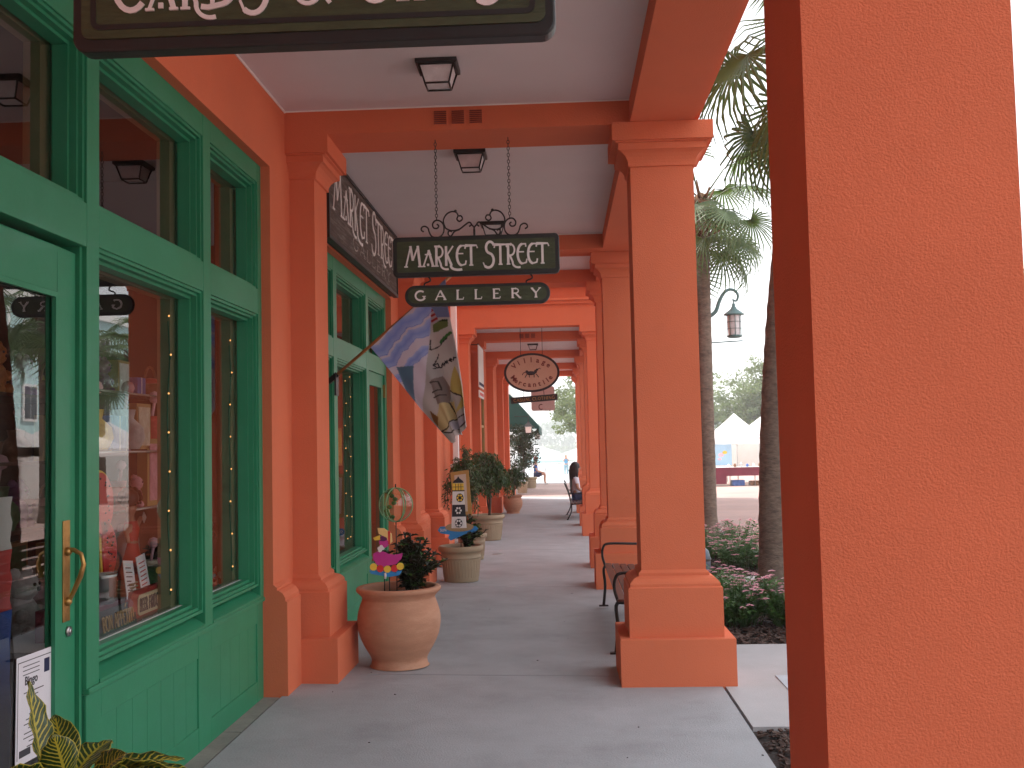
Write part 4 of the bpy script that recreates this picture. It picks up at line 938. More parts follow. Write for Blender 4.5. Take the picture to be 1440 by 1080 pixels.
# ================================================================== PEOPLE
def skin_part(name, joints, edges, mtl, parent, sub=1, root=0):
    bm = bmesh.new(); lay = bm.verts.layers.skin.verify(); vv = []
    for i, (x, y, z, r_) in enumerate(joints):
        v = bm.verts.new((x, y, z)); rr_ = r_ if isinstance(r_, tuple) else (r_, r_); v[lay].radius = rr_; v[lay].use_root = (i == root); vv.append(v)
    for a, b in edges: bm.edges.new((vv[a], vv[b]))
    me_ = bpy.data.meshes.new(name); bm.to_mesh(me_); bm.free(); me_.materials.append(M[mtl])
    o = bpy.data.objects.new(name, me_); COL.objects.link(o); o.parent = parent
    sk = o.modifiers.new('skin', 'SKIN'); sk.use_smooth_shade = True; sb = o.modifiers.new('sub', 'SUBSURF'); sb.levels = sb.render_levels = 1+sub
    return o
def person(loc, rz, seated, top, legs, hair, label, shorts=False, longhair=False, arms='lap', hat=None, shoes='white', group='people on the promenade'):
    """local +Y is the way the person faces; origin on the ground (standing) or at the ground under the seat"""
    t = empty('person', loc, rz, label, 'person')
    hz_ = .47 if seated else .90
    J = [(0, 0, hz_, (.135, .10)), (0, -.01, hz_+.18, (.125, .09)), (0, -.02, hz_+.36, (.15, .09)), (0, -.01, hz_+.47, (.06, .055)), (0, .0, hz_+.56, (.05, .05)), (0, .01, hz_+.63, (.075, .088)), (0, .0, hz_+.72, (.075, .09)), (0, 0, hz_+.76, (.05, .06))]
    E_ = [(0, 1), (1, 2), (2, 3), (3, 4), (4, 5), (5, 6), (6, 7)]
    arm_j, leg_j = [], []
    for s in (-1, 1):
        b = len(J)
        if arms == 'lap': aj = [(s*.17, -.01, hz_+.42, .052), (s*.23, .04, hz_+.18, .042), (s*.15, .28, hz_+.10, .034), (s*.12, .35, hz_+.09, (.035, .022))]
        elif arms == 'face': aj = [(s*.17, 0, hz_+.42, .052), (s*.22, .16, hz_+.26, .042), (s*.10, .22, hz_+.50, .034), (s*.07, .16, hz_+.58, (.03, .025))]
        else: aj = [(s*.18, 0, hz_+.42, .052), (s*.25, -.01, hz_+.17, .042), (s*.24, .06, hz_-.06, .032), (s*.24, .08, hz_-.15, (.035, .02))]
        J += aj; E_ += [(2, b), (b, b+1), (b+1, b+2), (b+2, b+3)]; arm_j.append(aj)
        # five short finger chains
        hx, hy, hz2, _ = aj[3]; pv = Vector(aj[3][:3])-Vector(aj[2][:3]); pv.normalize()
        for f_ in range(5):
            q = len(J); off = (f_-2)*.013
            if f_ == 0: J += [(hx-s*.03, hy+pv.y*.01, hz2+pv.z*.01, .010), (hx-s*.045, hy+pv.y*.035, hz2+pv.z*.035-.01, .008)]
            else: J += [(hx+off, hy+pv.y*.055, hz2+pv.z*.055, .009), (hx+off, hy+pv.y*.095, hz2+pv.z*.09-.012, .007)]
            E_ += [(b+3, q), (q, q+1)]
        c = len(J)
        if seated: lj = [(s*.09, .02, hz_-.01, .095), (s*.12, .42, hz_+.03, .062), (s*.12, .40, .24, .056), (s*.12, .42, .08, .04), (s*.12, .52, .045, (.045, .03))]
        else: lj = [(s*.09, 0, hz_-.08, .10), (s*.11, .02, .48, .062), (s*.11, -.02, .28, .056), (s*.11, -.02, .09, .042), (s*.12, .10, .045, (.045, .03))]
        J += lj; E_ += [(0, c), (c, c+1), (c+1, c+2), (c+2, c+3), (c+3, c+4)]; leg_j.append(lj)
    body = skin_part('body', J, E_, 'skin', t, 0)
    # clothes follow the same joints, a little larger
    def grow(j, k): r_ = j[3] if isinstance(j[3], tuple) else (j[3], j[3]); return (j[0], j[1], j[2], (r_[0]*k+.012, r_[1]*k+.012))
    SJ = [grow(J[0], 1.0), grow(J[1], 1.08), grow(J[2], 1.08), (0, -.01, hz_+.455, (.075, .065))]; SE = [(0, 1), (1, 2), (2, 3)]
    for aj in arm_j:
        b = len(SJ); e = [aj[0][i]*.45+aj[1][i]*.55 for i in range(3)]; SJ += [grow(aj[0], 1.1), (*e, .062)]; SE += [(2, b), (b, b+1)]
    skin_part('shirt', SJ, SE, top, t, 0)
    LJ = [grow(J[0], 1.03)]; LE = []
    for lj in leg_j:
        b = len(LJ)
        if shorts: e = [lj[0][i]*.25+lj[1][i]*.75 for i in range(3)]; LJ += [grow(lj[0], 1.05), (*e, .088)]; LE += [(0, b), (b, b+1)]
        else: LJ += [grow(lj[0], 1.05), grow(lj[1], 1.1), grow(lj[2], 1.1), grow(lj[3], 1.25)]; LE += [(0, b), (b, b+1), (b+1, b+2), (b+2, b+3)]
    skin_part('shorts' if shorts else 'trousers', LJ, LE, legs, t, 0)
    hh = hz_+.70
    hm = MB().sphere((0, -.02, hh+.01), .108, 16, (.92, 1.02, 1.02))
    if longhair:
        for k in range(60):
            a = R(random.uniform(150, 390)); p = Vector((cos(a)*.095, sin(a)*.10-.02, hh+.03)); hm.tube([p, p+Vector((cos(a)*.025, sin(a)*.02, -.15)), p+Vector((cos(a)*.03, sin(a)*.015-.01, -.30+random.uniform(-.03, .03)))], [.026, .024, .010], 5)
    hm.build('hair', hair, t)
    fc = MB()
    for s in (-1, 1): fc.sphere((s*.03, .093, hh-.01), .011, 8); fc.sphere((s*.088, .0, hh-.02), .02, 8, (.4, .8, 1.2))
    fc.build('eyes_and_ears', 'skin' if False else 'hair', t)
    MB().sphere((0, .105, hh-.035), .016, 8, (.8, 1, 1.3)).build('nose', 'skin', t)
    MB().sphere((0, .088, hh-.07), .02, 8, (1.2, .4, .35)).build('mouth', 'redink', t)
    if hat: MB().lathe([(.11, hh+.03), (.112, hh+.06), (.10, hh+.11), (.05, hh+.14), (0, hh+.145)], n=16).obox((0, .13, hh+.05), (1, 0, 0), (0, 1, -.1), (0, .1, 1), .14, .1, .01).build('cap', hat, t)
    sh = MB()
    for lj in leg_j: sh.sphere((lj[4][0], lj[4][1]-.03, .045), .06, 10, (.85, 2.0, .75))
    sh.build('shoes', shoes, t); return t
person((.34, 24.85, gz(25, .3)-.0), R(-90), True, 'shirtwhite', 'navy', 'hair', 'woman with long dark hair and white blouse seated on a bench', longhair=True)
person((-1.20, 49.9, gz(50, 1)), R(-90), True, 'blue', 'navy', 'hair', 'seated man in blue shirt, dark shorts and red cap, far left', shorts=True, hat='red')
person((.40, 88, gz(88)), R(180), False, 'ltblue', 'denim', 'tan', 'person standing far off in blue top and pale trousers', arms='face')

# ================================================================== POTS AND PLANTS
random.seed(77)
def belly_pot(loc, s, label, mtl='terra'):
    t = empty('flower_pot', loc, 0, label, 'flower pot', 'pots along the shop fronts'); t.scale = (s, s, s)
    prof = [(0, 0), (.198, 0), (.204, .008), (.200, .03), (.198, .055), (.215, .09), (.25, .15), (.282, .22), (.297, .30), (.295, .37), (.275, .44), (.262, .475), (.262, .49), (.280, .515), (.300, .532), (.304, .548), (.298, .560), (.27, .564), (.255, .55), (.25, .49)]
    MB().lathe(smooth_path(prof, 2), n=56).build('pot', mtl, t); MB().lathe([(.255, .50), (.12, .515), (0, .52)], n=24).build('soil', 'soil', t); return t
def tub(loc, r_, h_, label):
    t = empty('flower_pot', loc, 0, label, 'flower pot', 'pots along the shop fronts')
    prof = [(0, 0), (.74*r_, 0), (.76*r_, .012), (.77*r_, .04), (.86*r_, .62*h_), (.865*r_, .66*h_), (.885*r_, .665*h_), (.885*r_, .685*h_), (.87*r_, .69*h_), (.885*r_, .82*h_), (.91*r_, .825*h_), (.98*r_, .85*h_), (1.0*r_, .88*h_), (1.0*r_, .95*h_), (.97*r_, .99*h_), (.93*r_, h_), (.88*r_, .98*h_), (.86*r_, .9*h_)]
    MB().lathe(prof, n=52).build('pot', 'beige', t); MB().lathe([(.87*r_, .9*h_), (0, .92*h_)], n=24).build('soil', 'soil', t)
    q = MB()
    for k in range(36): a = 2*pi*k/36; q.tube([(cos(a)*.772*r_, sin(a)*.772*r_, .05), (cos(a)*.862*r_, sin(a)*.862*r_, .60*h_)], .003, 4)
    q.build('fluting', 'beige', t); return t
belly_pot((-1.19, 7.60, .027), 1.0, 'big terracotta pot nearest the camera, at the foot of the first pilaster')
tub((-1.215, 12.55, -.02), .268, .42, 'beige fluted tub holding the lighthouse ornament')
tub((-1.30, 15.05, -.04), .22, .37, 'smaller beige tub half hidden behind the lighthouse tub')
tub((-1.30, 18.35, -.07), .30, .44, 'large beige tub with the weeping fig tree')
belly_pot((-1.22, 26.2, gz(26, -1)), .80, 'distant terracotta pot with a reddish bush')
tub((-1.45, 38.8, gz(38, -1)), .22, .42, 'small far tub at the start of the brick crossing')
tub((-1.28, 44.2, gz(44, -1)), .26, .46, 'farthest beige tub beside the seated man')

def succulent(loc, w_, h_, label, n=26, green=.15):
    """dark curly croton: curved stems set with short thick leaves"""
    t = empty('croton_plant', loc, 0, label, 'plant', 'plants in the pots')
    st, lf, gl = MB(), MB(), MB()
    for k in range(n):
        a = random.uniform(0, 2*pi); q = random.uniform(.15, 1); tip = Vector((cos(a)*w_*q, sin(a)*w_*q*.7, h_*random.uniform(.45, 1)*(1.05-.35*q)))
        mid = Vector((tip.x*.35, tip.y*.35, tip.z*.6)); pts = smooth_path([(cos(a)*.03, sin(a)*.03, 0), tuple(mid), tuple(tip)], 5)
        st.tube(pts, .007, 5)
        for j in range(20):
            u = random.uniform(.25, 1.0); p = Vector(pts[min(int(u*(len(pts)-1)), len(pts)-1)])
            g = random.uniform(0, 2*pi); d = Vector((cos(g), sin(g), random.uniform(-.1, .9))).normalized(); L_ = random.uniform(.045, .085)
            s = d.cross(Vector((0, 0, 1))).normalized()*L_*.28; nn = s.cross(d).normalized()*.012
            tgt = gl if random.random() < green*(.4+u) else lf
            tgt.add([p, p+d*L_*.5+s+nn, p+d*L_-nn*1.2, p+d*L_*.5-s+nn, p+d*L_*.55-nn*.3], [(0, 1, 4), (1, 2, 4), (2, 3, 4), (3, 0, 4)])
    st.build('stems', 'croton_dark', t); lf.build('dark_leaves', 'croton_dark', t, recalc=False); gl.build('green_leaves', 'bushleaf', t, recalc=False); return t
succulent((-1.10, 7.64, .53), .31, .46, 'dark croton with curled leaves growing in the big terracotta pot', 52)
succulent((-1.13, 12.5, .36), .25, .40, 'dark red croton in the tub behind the lighthouse ornament', 28, .3)
def fig(loc, h_, r_, label, n=5200, lowest=.35, mtl='fig'):
    t = empty('potted_tree', loc, 0, label, 'potted tree', 'plants in the pots')
    MB().tube(smooth_path([(0, 0, 0), (.02, .01, h_*.3), (-.01, 0, h_*.55), (.02, 0, h_*.8)]), .024, 8).tube(smooth_path([(.02, .02, 0), (-.03, .02, h_*.3), (.03, .02, h_*.6)]), .016, 7).build('trunk', 'bark', t)
    lf = MB(); br = MB()
    for k in range(60):
        a = random.uniform(0, 2*pi); z0 = h_*random.uniform(.5, .92); q = r_*random.uniform(.3, 1); top = z0+h_*.12*random.uniform(.2, 1.4)
        pts = smooth_path([(0, 0, z0), (cos(a)*q*.55, sin(a)*q*.55, top), (cos(a)*q, sin(a)*q, top-h_*random.uniform(.02, .2)), (cos(a)*q*1.08, sin(a)*q*1.08, max(h_*lowest, top-h_*random.uniform(.15, .42)))], 5)
        br.tube(pts, .004, 4)
        for j in range(n//60):
            u = random.uniform(.2, 1); p = Vector(pts[min(int(u*(len(pts)-1)), len(pts)-1)])+Vector([random.gauss(0, .025) for _ in range(3)])
            g = random.uniform(0, 2*pi); d = Vector((cos(g)*.6, sin(g)*.6, random.uniform(-1.3, -.1))).normalized(); L_ = random.uniform(.05, .095); s = d.cross(Vector((random.uniform(-1, 1), random.uniform(-1, 1), .3))).normalized()*L_*.13
            lf.add([p, p+d*L_*.45+s, p+d*L_, p+d*L_*.45-s], [(0, 1, 2, 3)])
    br.build('branches', 'bark', t); lf.build('leaves', mtl, t, recalc=False); return t
fig((-1.27, 18.35, .33), 1.08, .42, 'weeping fig tree with drooping narrow leaves in the large tub')
fig((-1.62, 17.4, -.03), 1.45, .30, 'second weeping fig against the wall, partly behind the gold framed picture', 3600, .3)
fig((-1.20, 26.2, gz(26, -1)+.40), .72, .33, 'reddish green bush in the distant terracotta pot', 2600, .05)
t_ = fig((-1.38, 38.6, gz(38)+.35), 2.1, .40, 'dense dark column-shaped tree at the far end of the arcade', 200, .3, 'bushleaf')
mb = MB()
for k in range(90): leaf_cloud(mb, (random.gauss(0, .20), random.gauss(0, .22), random.uniform(.65, 2.1)), (.17, .17, .17), 42, .09, shell=.1)
mb.build('crown', mat('dark_tree_leaf', (.020, .042, .014), .5, .5, 5, trans=.1), t_, recalc=False)

# ---- foreground croton with big veined leaves
def leafmat():
    mt, N, L = newmat('variegated_leaf'); b = N['Principled BSDF']; b.inputs['Roughness'].default_value = .35
    uv = N.new('ShaderNodeUVMap'); sp = N.new('ShaderNodeSeparateXYZ'); L.new(uv.outputs[0], sp.inputs[0])
    def mth(op, a, b_=None, c=None):
        n = N.new('ShaderNodeMath'); n.operation = op
        for i, q in enumerate((a, b_, c)):
            if q is None: continue
            if isinstance(q, (int, float)): n.inputs[i].default_value = q
            else: L.new(q, n.inputs[i])
        return n.outputs[0]
    u, v = sp.outputs[0], sp.outputs[1]
    av = mth('ABSOLUTE', mth('SUBTRACT', v, .5))                       # 0 at midrib .. .5 at edge
    noise = N.new('ShaderNodeTexNoise'); noise.inputs['Scale'].default_value = 9; L.new(uv.outputs[0], noise.inputs['Vector'])
    ph = mth('FRACT', mth('ADD', mth('MULTIPLY', mth('SUBTRACT', u, mth('MULTIPLY', av, .45)), 12), mth('MULTIPLY', noise.outputs[0], .35)))
    vein = mth('LESS_THAN', mth('ABSOLUTE', mth('SUBTRACT', ph, .5)), mth('SUBTRACT', .20, mth('MULTIPLY', av, .24)))
    rib = mth('LESS_THAN', av, .035); edge = mth('GREATER_THAN', av, .475)
    mask = mth('MINIMUM', mth('ADD', mth('ADD', vein, rib), edge), 1.0)
    mx = N.new('ShaderNodeMix'); mx.data_type = 'RGBA'; L.new(mask, mx.inputs[0]); mx.inputs[6].default_value = (.018, .055, .014, 1); mx.inputs[7].default_value = (.42, .36, .035, 1)
    L.new(mx.outputs[2], b.inputs['Base Color']); return mt
LM = leafmat()
def big_leaf(parent, base, d, L_, W_, curl, roll):
    d = Vector(d).normalized(); s = d.cross(Vector((0, 0, 1))).normalized(); s = (Matrix.Rotation(roll, 3, d) @ s); nn = s.cross(d)
    nu_, nv_ = 14, 7; vs, fs, uvs = [], [], []
    for i in range(nu_+1):
        u = i/nu_; w_ = W_*(sin(pi*min(1, u*.98+.02)**.8)**.85)*.5+.002; c = Vector(base)+d*L_*u-Vector((0, 0, 1))*curl*u*u*L_+nn*.0
        for j in range(nv_): 
            v = j/(nv_-1); k = (v-.5)*2; vs.append(c+s*w_*k+nn*(abs(k)*w_*.32+.006*sin(u*24+k*3)*abs(k))); uvs.append((u, v))
    fs = [(i*nv_+j, i*nv_+j+1, (i+1)*nv_+j+1, (i+1)*nv_+j) for i in range(nu_) for j in range(nv_-1)]
    me_ = bpy.data.meshes.new('leaf'); me_.from_pydata([tuple(v) for v in vs], [], fs); ul = me_.uv_layers.new(name='UVMap')
    for lp in me_.loops: ul.data[lp.index].uv = uvs[lp.vertex_index]
    me_.materials.append(LM); me_.polygons.foreach_set('use_smooth', [True]*len(fs))
    o = bpy.data.objects.new('leaf', me_); COL.objects.link(o); o.parent = parent
    m_ = o.modifiers.new('thickness', 'SOLIDIFY'); m_.thickness = .0012; return o
cp = empty('croton_plant', (-1.45, 3.0, .42), 0, 'croton with large yellow-veined green leaves in the bottom left corner', 'plant', 'plants in the pots')
tt = belly_pot((-1.45, 3.0, 0), .80, 'terracotta pot under the yellow-veined croton, below the picture edge')
LV = [((-.06, .02, .26), (-.25, .1, 1), .24, .115, -.1, .4), ((.02, .0, .24), (-.05, -.3, .9), .20, .10, .2, 1.0), ((.08, -.03, .22), (.75, -.3, .50), .27, .115, .4, .2), ((.06, .02, .24), (.9, .25, .40), .30, .12, .4, -.3),
      ((.02, -.05, .22), (.35, -.75, .50), .30, .125, .3, .1), ((-.05, -.04, .24), (-.1, -.7, .6), .27, .12, .3, .2), ((.1, .03, .22), (.7, .6, .45), .28, .11, .35, .1), ((-.08, .0, .2), (-.9, -.2, .5), .25, .11, .4, 0),
      ((0, .06, .22), (.1, .8, .5), .26, .11, .3, 0), ((.12, -.04, .19), (.95, -.35, .32), .27, .115, .4, .5), ((.03, -.08, .2), (.6, -.8, .35), .28, .12, .4, -.2), ((.16, .02, .17), (1, .1, .30), .27, .11, .4, .1),
      ((.10, .0, .23), (.55, -.2, .8), .20, .095, .3, .9), ((.2, -.05, .16), (1, -.4, .42), .24, .11, .5, -.3), ((.14, .08, .2), (1, .5, .35), .27, .11, .4, .3), ((.0, -.1, .2), (.1, -1, .4), .27, .12, .3, .5), ((.18, -.1, .12), (.9, -.8, .35), .26, .115, .4, 0), ((-.02, .08, .24), (-.4, .5, .8), .24, .10, .2, -.3)]
q = MB()
for b0, d, L_, W_, c, r_ in LV:
    big_leaf(cp, b0, d, L_*1.0, W_*1.05, c, r_); q.tube([(b0[0]*.2, b0[1]*.2, 0), (b0[0]*.6, b0[1]*.6, b0[2]*.6), b0], .005, 6)
q.build('stems', 'bushleaf', cp)

# ================================================================== GARDEN ORNAMENTS
def flat(polys, parent, Y0, th, conv, name):
    for k, (nm, poly, mtl) in enumerate(polys):
        pts = [conv(*p) for p in poly]
        MB().prism(pts, Y0-th/2-.0008*k-(.0035 if k else 0), Y0+(th/2 if k == 0 else -th/2+.001)).build(nm, mtl, parent)
def oval(u, v, a, b, n=20): return [(u+a*cos(2*pi*k/n), v-b*sin(2*pi*k/n)) for k in range(n)]
dk = empty('duck_ornament', (-1.24, 7.47, .53), label='painted pink wooden duck in a rubber ring, staked in the terracotta pot', cat='garden ornament')
cv = lambda u, v: (((440+u/3.375)-547)/197-1.249, .785+(785-(640+v/3.375))/197)
body_ = [(297, 455), (318, 444), (345, 446), (372, 458), (400, 462), (436, 455), (430, 480), (405, 505), (350, 516), (312, 506), (297, 482)]
flat([('blue_water', [(275, 533), (300, 533), (345, 540), (432, 536), (418, 558), (372, 565), (322, 556), (285, 549)], 'bluepaint'), ('pink_body', body_, 'magenta')] +
     [('ring_spot', oval(u, v, 17, 17), m_) for u, v, m_ in ((297, 517, 'yellow'), (329, 525, 'red'), (363, 528, 'yellow'), (397, 525, 'red'), (424, 516, 'yellow'))] +
     [('purple_head', oval(350, 398, 24, 30), 'magenta'), ('dark_mask', oval(345, 385, 20, 12), 'purple'), ('bill', [(298, 380), (330, 368), (332, 390), (305, 393)], 'yellow'), ('straw_hat', [(320, 335), (350, 336), (385, 362), (388, 400), (375, 412), (362, 380), (325, 362)], mat('straw_yellow', (.80, .58, .22), .6, .1)), ('hat_band', [(368, 350), (380, 352), (378, 412), (370, 410)], 'red'),
      ('white_flower', oval(326, 430, 8, 8), 'white'), ('white_flower', oval(342, 430, 8, 8), 'white'), ('white_flower', oval(330, 440, 8, 8), 'white'), ('white_flower', oval(336, 422, 8, 8), 'white')], dk, 7.47, .012, cv, 'd')
MB().tube([(-1.27, 7.475, .50), (-1.27, 7.475, .80)], .004, 6).tube([(-1.235, 7.478, .50), (-1.235, 7.478, .72)], .004, 6).build('stake', 'black', dk); MB().tube([(-1.262, 7.46, .66), (-1.262, 7.46, .70)], .008, 8).build('stake_clip', 'white', dk)
reparent_fix(dk)
gb = empty('glass_ball_ornament', (-1.205, 7.62, .53), label='clear glass garden ball with green swirls on a stake above the duck', cat='garden ornament')
MB().tube([(-.0, 0, -.03), (0, 0, .52)], .004, 6).tube([(0, 0, .76), (0, 0, .79)], .005, 6).build('stake', 'black', gb)
gs = MB().sphere((0, 0, .64), .122, 36).build('glass_ball', 'glass_clear', gb)
q = MB()
for a in (0, 1.1, 2.2): q.tube([(.1225*cos(t)*cos(a), .1225*cos(t)*sin(a), .64+.1225*sin(t)) for t in [2*pi*k/32 for k in range(33)]], .0045, 6, caps=False)
q.build('green_ribs', mat('rib_green', (.16, .36, .16), .3, .1), gb)
q = MB()
for k in range(9):
    a = 2.1+.35*sin(k); el = -.9+k*.24; c = Vector((cos(a)*cos(el), sin(a)*cos(el), sin(el)))*.117+Vector((0, 0, .64)); q.sphere(c, .016, 8, (1.3, .6, 1))
q.build('leaf_inlay', 'bushleaf', gb)
lh = empty('lighthouse_ornament', (-1.22, 12.42, .40), label='painted wooden lighthouse on a blue sea board, standing in the second tub', cat='garden ornament')
cl = lambda u, v: (((540+u/7.2)-643)/119.2-1.213, .93+(707-(640+v/7.2))/119.2)
flat([('sea_board', [(520, 775), (545, 738), (640, 735), (800, 740), (905, 738), (930, 765), (900, 800), (800, 815), (720, 850), (650, 880), (625, 850), (640, 820), (550, 805)], 'bluepaint'), ('sand', oval(740, 745, 145, 45), mat('sand_paint', (.38, .27, .14), .6, .1)),
      ('white_tower', [(660, 755), (678, 385), (792, 385), (815, 755)], 'white'), ('black_band', [(668, 640), (673, 520), (802, 520), (808, 640)], 'blackpaint'), ('yellow_lamp_room', [(680, 375), (680, 305), (792, 305), (792, 375)], 'yellow'),
      ('black_roof', [(683, 300), (690, 280), (725, 255), (738, 232), (752, 255), (785, 280), (794, 300)], 'blackpaint'), ('gallery_rail', [(672, 385), (672, 374), (800, 374), (800, 385)], 'blackpaint')] +
     [('glazing_bar', [(x, 375), (x, 305), (x+5, 305), (x+5, 375)], 'blackpaint') for x in (708, 735, 762)] + [('glazing_bar', [(680, 343), (680, 338), (792, 338), (792, 343)], 'blackpaint')] +
     [('flower', oval(u, v, 38, 44, 14), 'blackpaint') for u, v in ((752, 450), (735, 705))] +
     [('petal', oval(u+24*cos(k*pi/3), v+27*sin(k*pi/3), 10, 11, 8), m_) for u, v, m_ in ((752, 450, 'yellow'), (735, 578, 'white'), (735, 705, 'white')) for k in range(6)], lh, 12.42, .015, cl, 'l')
write('SUN', lambda x, z, d: (x, 12.406-d, z), cl(545, 0)[0], cl(0, 785)[1], .03, .16, 'white', lh, joined='lettering', d=.004)
MB().tube([(-1.2, 12.43, .36), (-1.2, 12.43, .66)], .005, 6).build('stake', 'black', lh); reparent_fix(lh)
gf = empty('framed_board', (-1.20, 13.0, .40), label='tilted gold-edged cream board standing behind the lighthouse', cat='framed board')
cg = lambda u, v: (((540+u/7.2)-650)/113.8-1.21, .93+(705-(640+v/7.2))/113.8)
flat([('gold_frame', [(872, 640), (845, 182), (662, 205), (690, 640)], mat('gilt_frame', (.48, .29, .08), .5, .15)), ('cream_panel', [(830, 600), (818, 222), (700, 235), (715, 600)], mat('cream_panel', (.62, .55, .45), .6, .1))], gf, 13.0, .02, cg, 'g')
MB().tube([(-1.15, 13.02, .30), (-1.15, 13.02, .9)], .008, 6).build('stake', 'black', gf); reparent_fix(gf)

# ================================================================== WINDOW DISPLAY
def thing(name, label, cat, loc=(0, 0, 0), group=None, rz=0): return empty(name, loc, rz, label, cat, group)
sh = thing('display_shelf', 'low display shelf inside the first shop windows', 'shelf')
MB().box(-2.6, -2.13, 4.6, 7.15, .0, .70).build('cabinet', mat('shelf_wood', (.10, .045, .03), .6, .2), sh); MB().box(-2.62, -2.11, 4.58, 7.17, .70, .725).build('shelf_top', mat('pale_lining', (.55, .50, .48), .7, .05), sh)
PG = lambda y, z, d: (-2.12+d, y, z)
# BON APPETIT board
t = thing('slate_sign', 'dark board lettered BON APPETIT! in gold, at the bottom of the first window', 'sign')
MB().obox((-2.132, 4.975, .80), (1, 0, .12), (0, 1, 0), (-.12, 0, 1), .015, .42, .125).build('board', 'slate', t, bevel=.002)
write('BON APPETIT!', lambda y, z, d: (-2.123+d-.12*(z-.8), y, z), 4.80, .768, .066, .12, 'gold', t, total=.35, gap=.13, d=.003, joined='lettering')
ribbon_ = MB(); ribbon(ribbon_, [(5.045, .85), (5.060, .866)], .007, lambda y, z, d: (-2.117+d-.12*(z-.8), y, z), 0, .003); ribbon_.build('accent', 'gold', t)
t = thing('arrow_sign', 'red arrow-shaped board with a cream plate lettered BEER FRIDGE', 'sign')
MB().prism([(5.122, .74), (5.203, .70), (5.203, .755), (5.524, .755), (5.578, .82), (5.524, .905), (5.149, .905), (5.095, .85)], -2.15, -2.125, 'yz').build('board', 'rediron', t)
MB().prism([(5.203, .79), (5.222, .778), (5.484, .778), (5.498, .80), (5.498, .86), (5.477, .88), (5.222, .88), (5.203, .86)], -2.124, -2.120, 'yz').build('plate', mat('cream_plate', (.60, .50, .33), .6, .1), t)
write('BEER FRIDGE', lambda y, z, d: (-2.120+d, y, z), 5.222, .797, .062, .14, 'ink', t, total=.262, gap=.13, d=.002, joined='lettering')
for y, z, rot, lb, ik in ((5.20, .945, -.12, 'white note with grey print leaning left of the other note', 'ink'), (5.37, .955, .05, 'white printed note with a red heading behind the arrow sign', 'redink')):
    t = thing('paper_notice', lb, 'notice', (-2.16, y, z)); MB().box(-.002, .002, -.075, .075, -.09, .11).build('sheet', 'paper', t)
    q = MB()
    for k in range(7): q.box(.0025, .0028, -.055, random.uniform(.01, .055), .07-k*.022, .076-k*.022)
    q.build('print', ik, t); t.rotation_euler = (rot, -.15, .1)
# striped half-round fans / melon slices
def half_fan(y, z, r_, label, tilt):
    t = thing('melon_slice_decoration', label, 'decoration', (-2.28, y, z))
    a0, a1 = -80, 100
    outer = [(r_*cos(R(a)), r_*sin(R(a))) for a in range(a0, a1+1, 10)]; inner = [(r_*.93*cos(R(a)), r_*.93*sin(R(a))) for a in range(a0, a1+1, 10)]
    MB().prism(outer+[(-.02, r_*.9), (-.02, -r_*.9)], -.012, .012, 'yz').build('cream_rind', 'yellow', t); MB().prism(inner+[(0, r_*.8), (0, -r_*.8)], .0125, .02, 'yz').build('red_flesh', 'red', t)
    q = MB()
    for k in range(12): a = R(random.uniform(a0+10, a1-10)); rr_ = r_*random.uniform(.3, .8); q.sphere((.022, rr_*cos(a), rr_*sin(a)), .006, 6)
    q.build('seeds', 'blackpaint', t); t.rotation_euler = (tilt, 0, 0)
half_fan(5.12, 1.10, .17, 'lower red melon-slice decoration with a cream rim in the first window', .1); half_fan(5.08, 1.34, .17, 'upper red melon-slice decoration, above and behind the other', .05)
# plain doll in a red dress
t = thing('doll', 'small doll with dark curls, red dress and grey wrap in the window', 'doll', (-2.28, 5.50, .98))
skin_part('body', [(0, 0, .10, (.05, .05)), (0, 0, .22, (.035, .03)), (0, 0, .28, (.015, .015)), (0, 0, .34, (.045, .045)), (0, -.06, .2, .014), (.02, -.08, .14, .011), (0, .06, .2, .014), (.02, .09, .27, .011), (0, -.02, 0, .02), (0, .02, 0, .02), (0, -.02, -.12, .014), (0, .02, -.12, .014)], [(0, 1), (1, 2), (2, 3), (1, 4), (4, 5), (1, 6), (6, 7), (0, 8), (0, 9), (8, 10), (9, 11)], 'skin', t)
MB().lathe([(.03, .25), (.045, .21), (.035, .14), (.06, .02), (.085, -.14)], n=20).build('red_dress', 'red', t); MB().lathe([(.045, .235), (.058, .19), (.070, .02), (.05, .0)], (-.03, .02, 0), n=14).build('grey_wrap', mat('silver_cloth', (.30, .28, .32), .5, .1), t)
q = MB().sphere((-.01, 0, .37), .052, 12)
for k in range(12): a = k*.52; q.sphere((-.005+.03*cos(a), .055*cos(a), .37+.045*abs(sin(a))), .02, 8)
q.build('hair', 'hair', t); MB().sphere((.045, -.016, .345), .008, 6).sphere((.045, .016, .345), .008, 6).build('eyes', 'blackpaint', t)
MB().prism([(.09, .26), (.12, .23), (.15, .26), (.12, .29)], .02, .024, 'yz').build('heart_tag', 'paper', t)
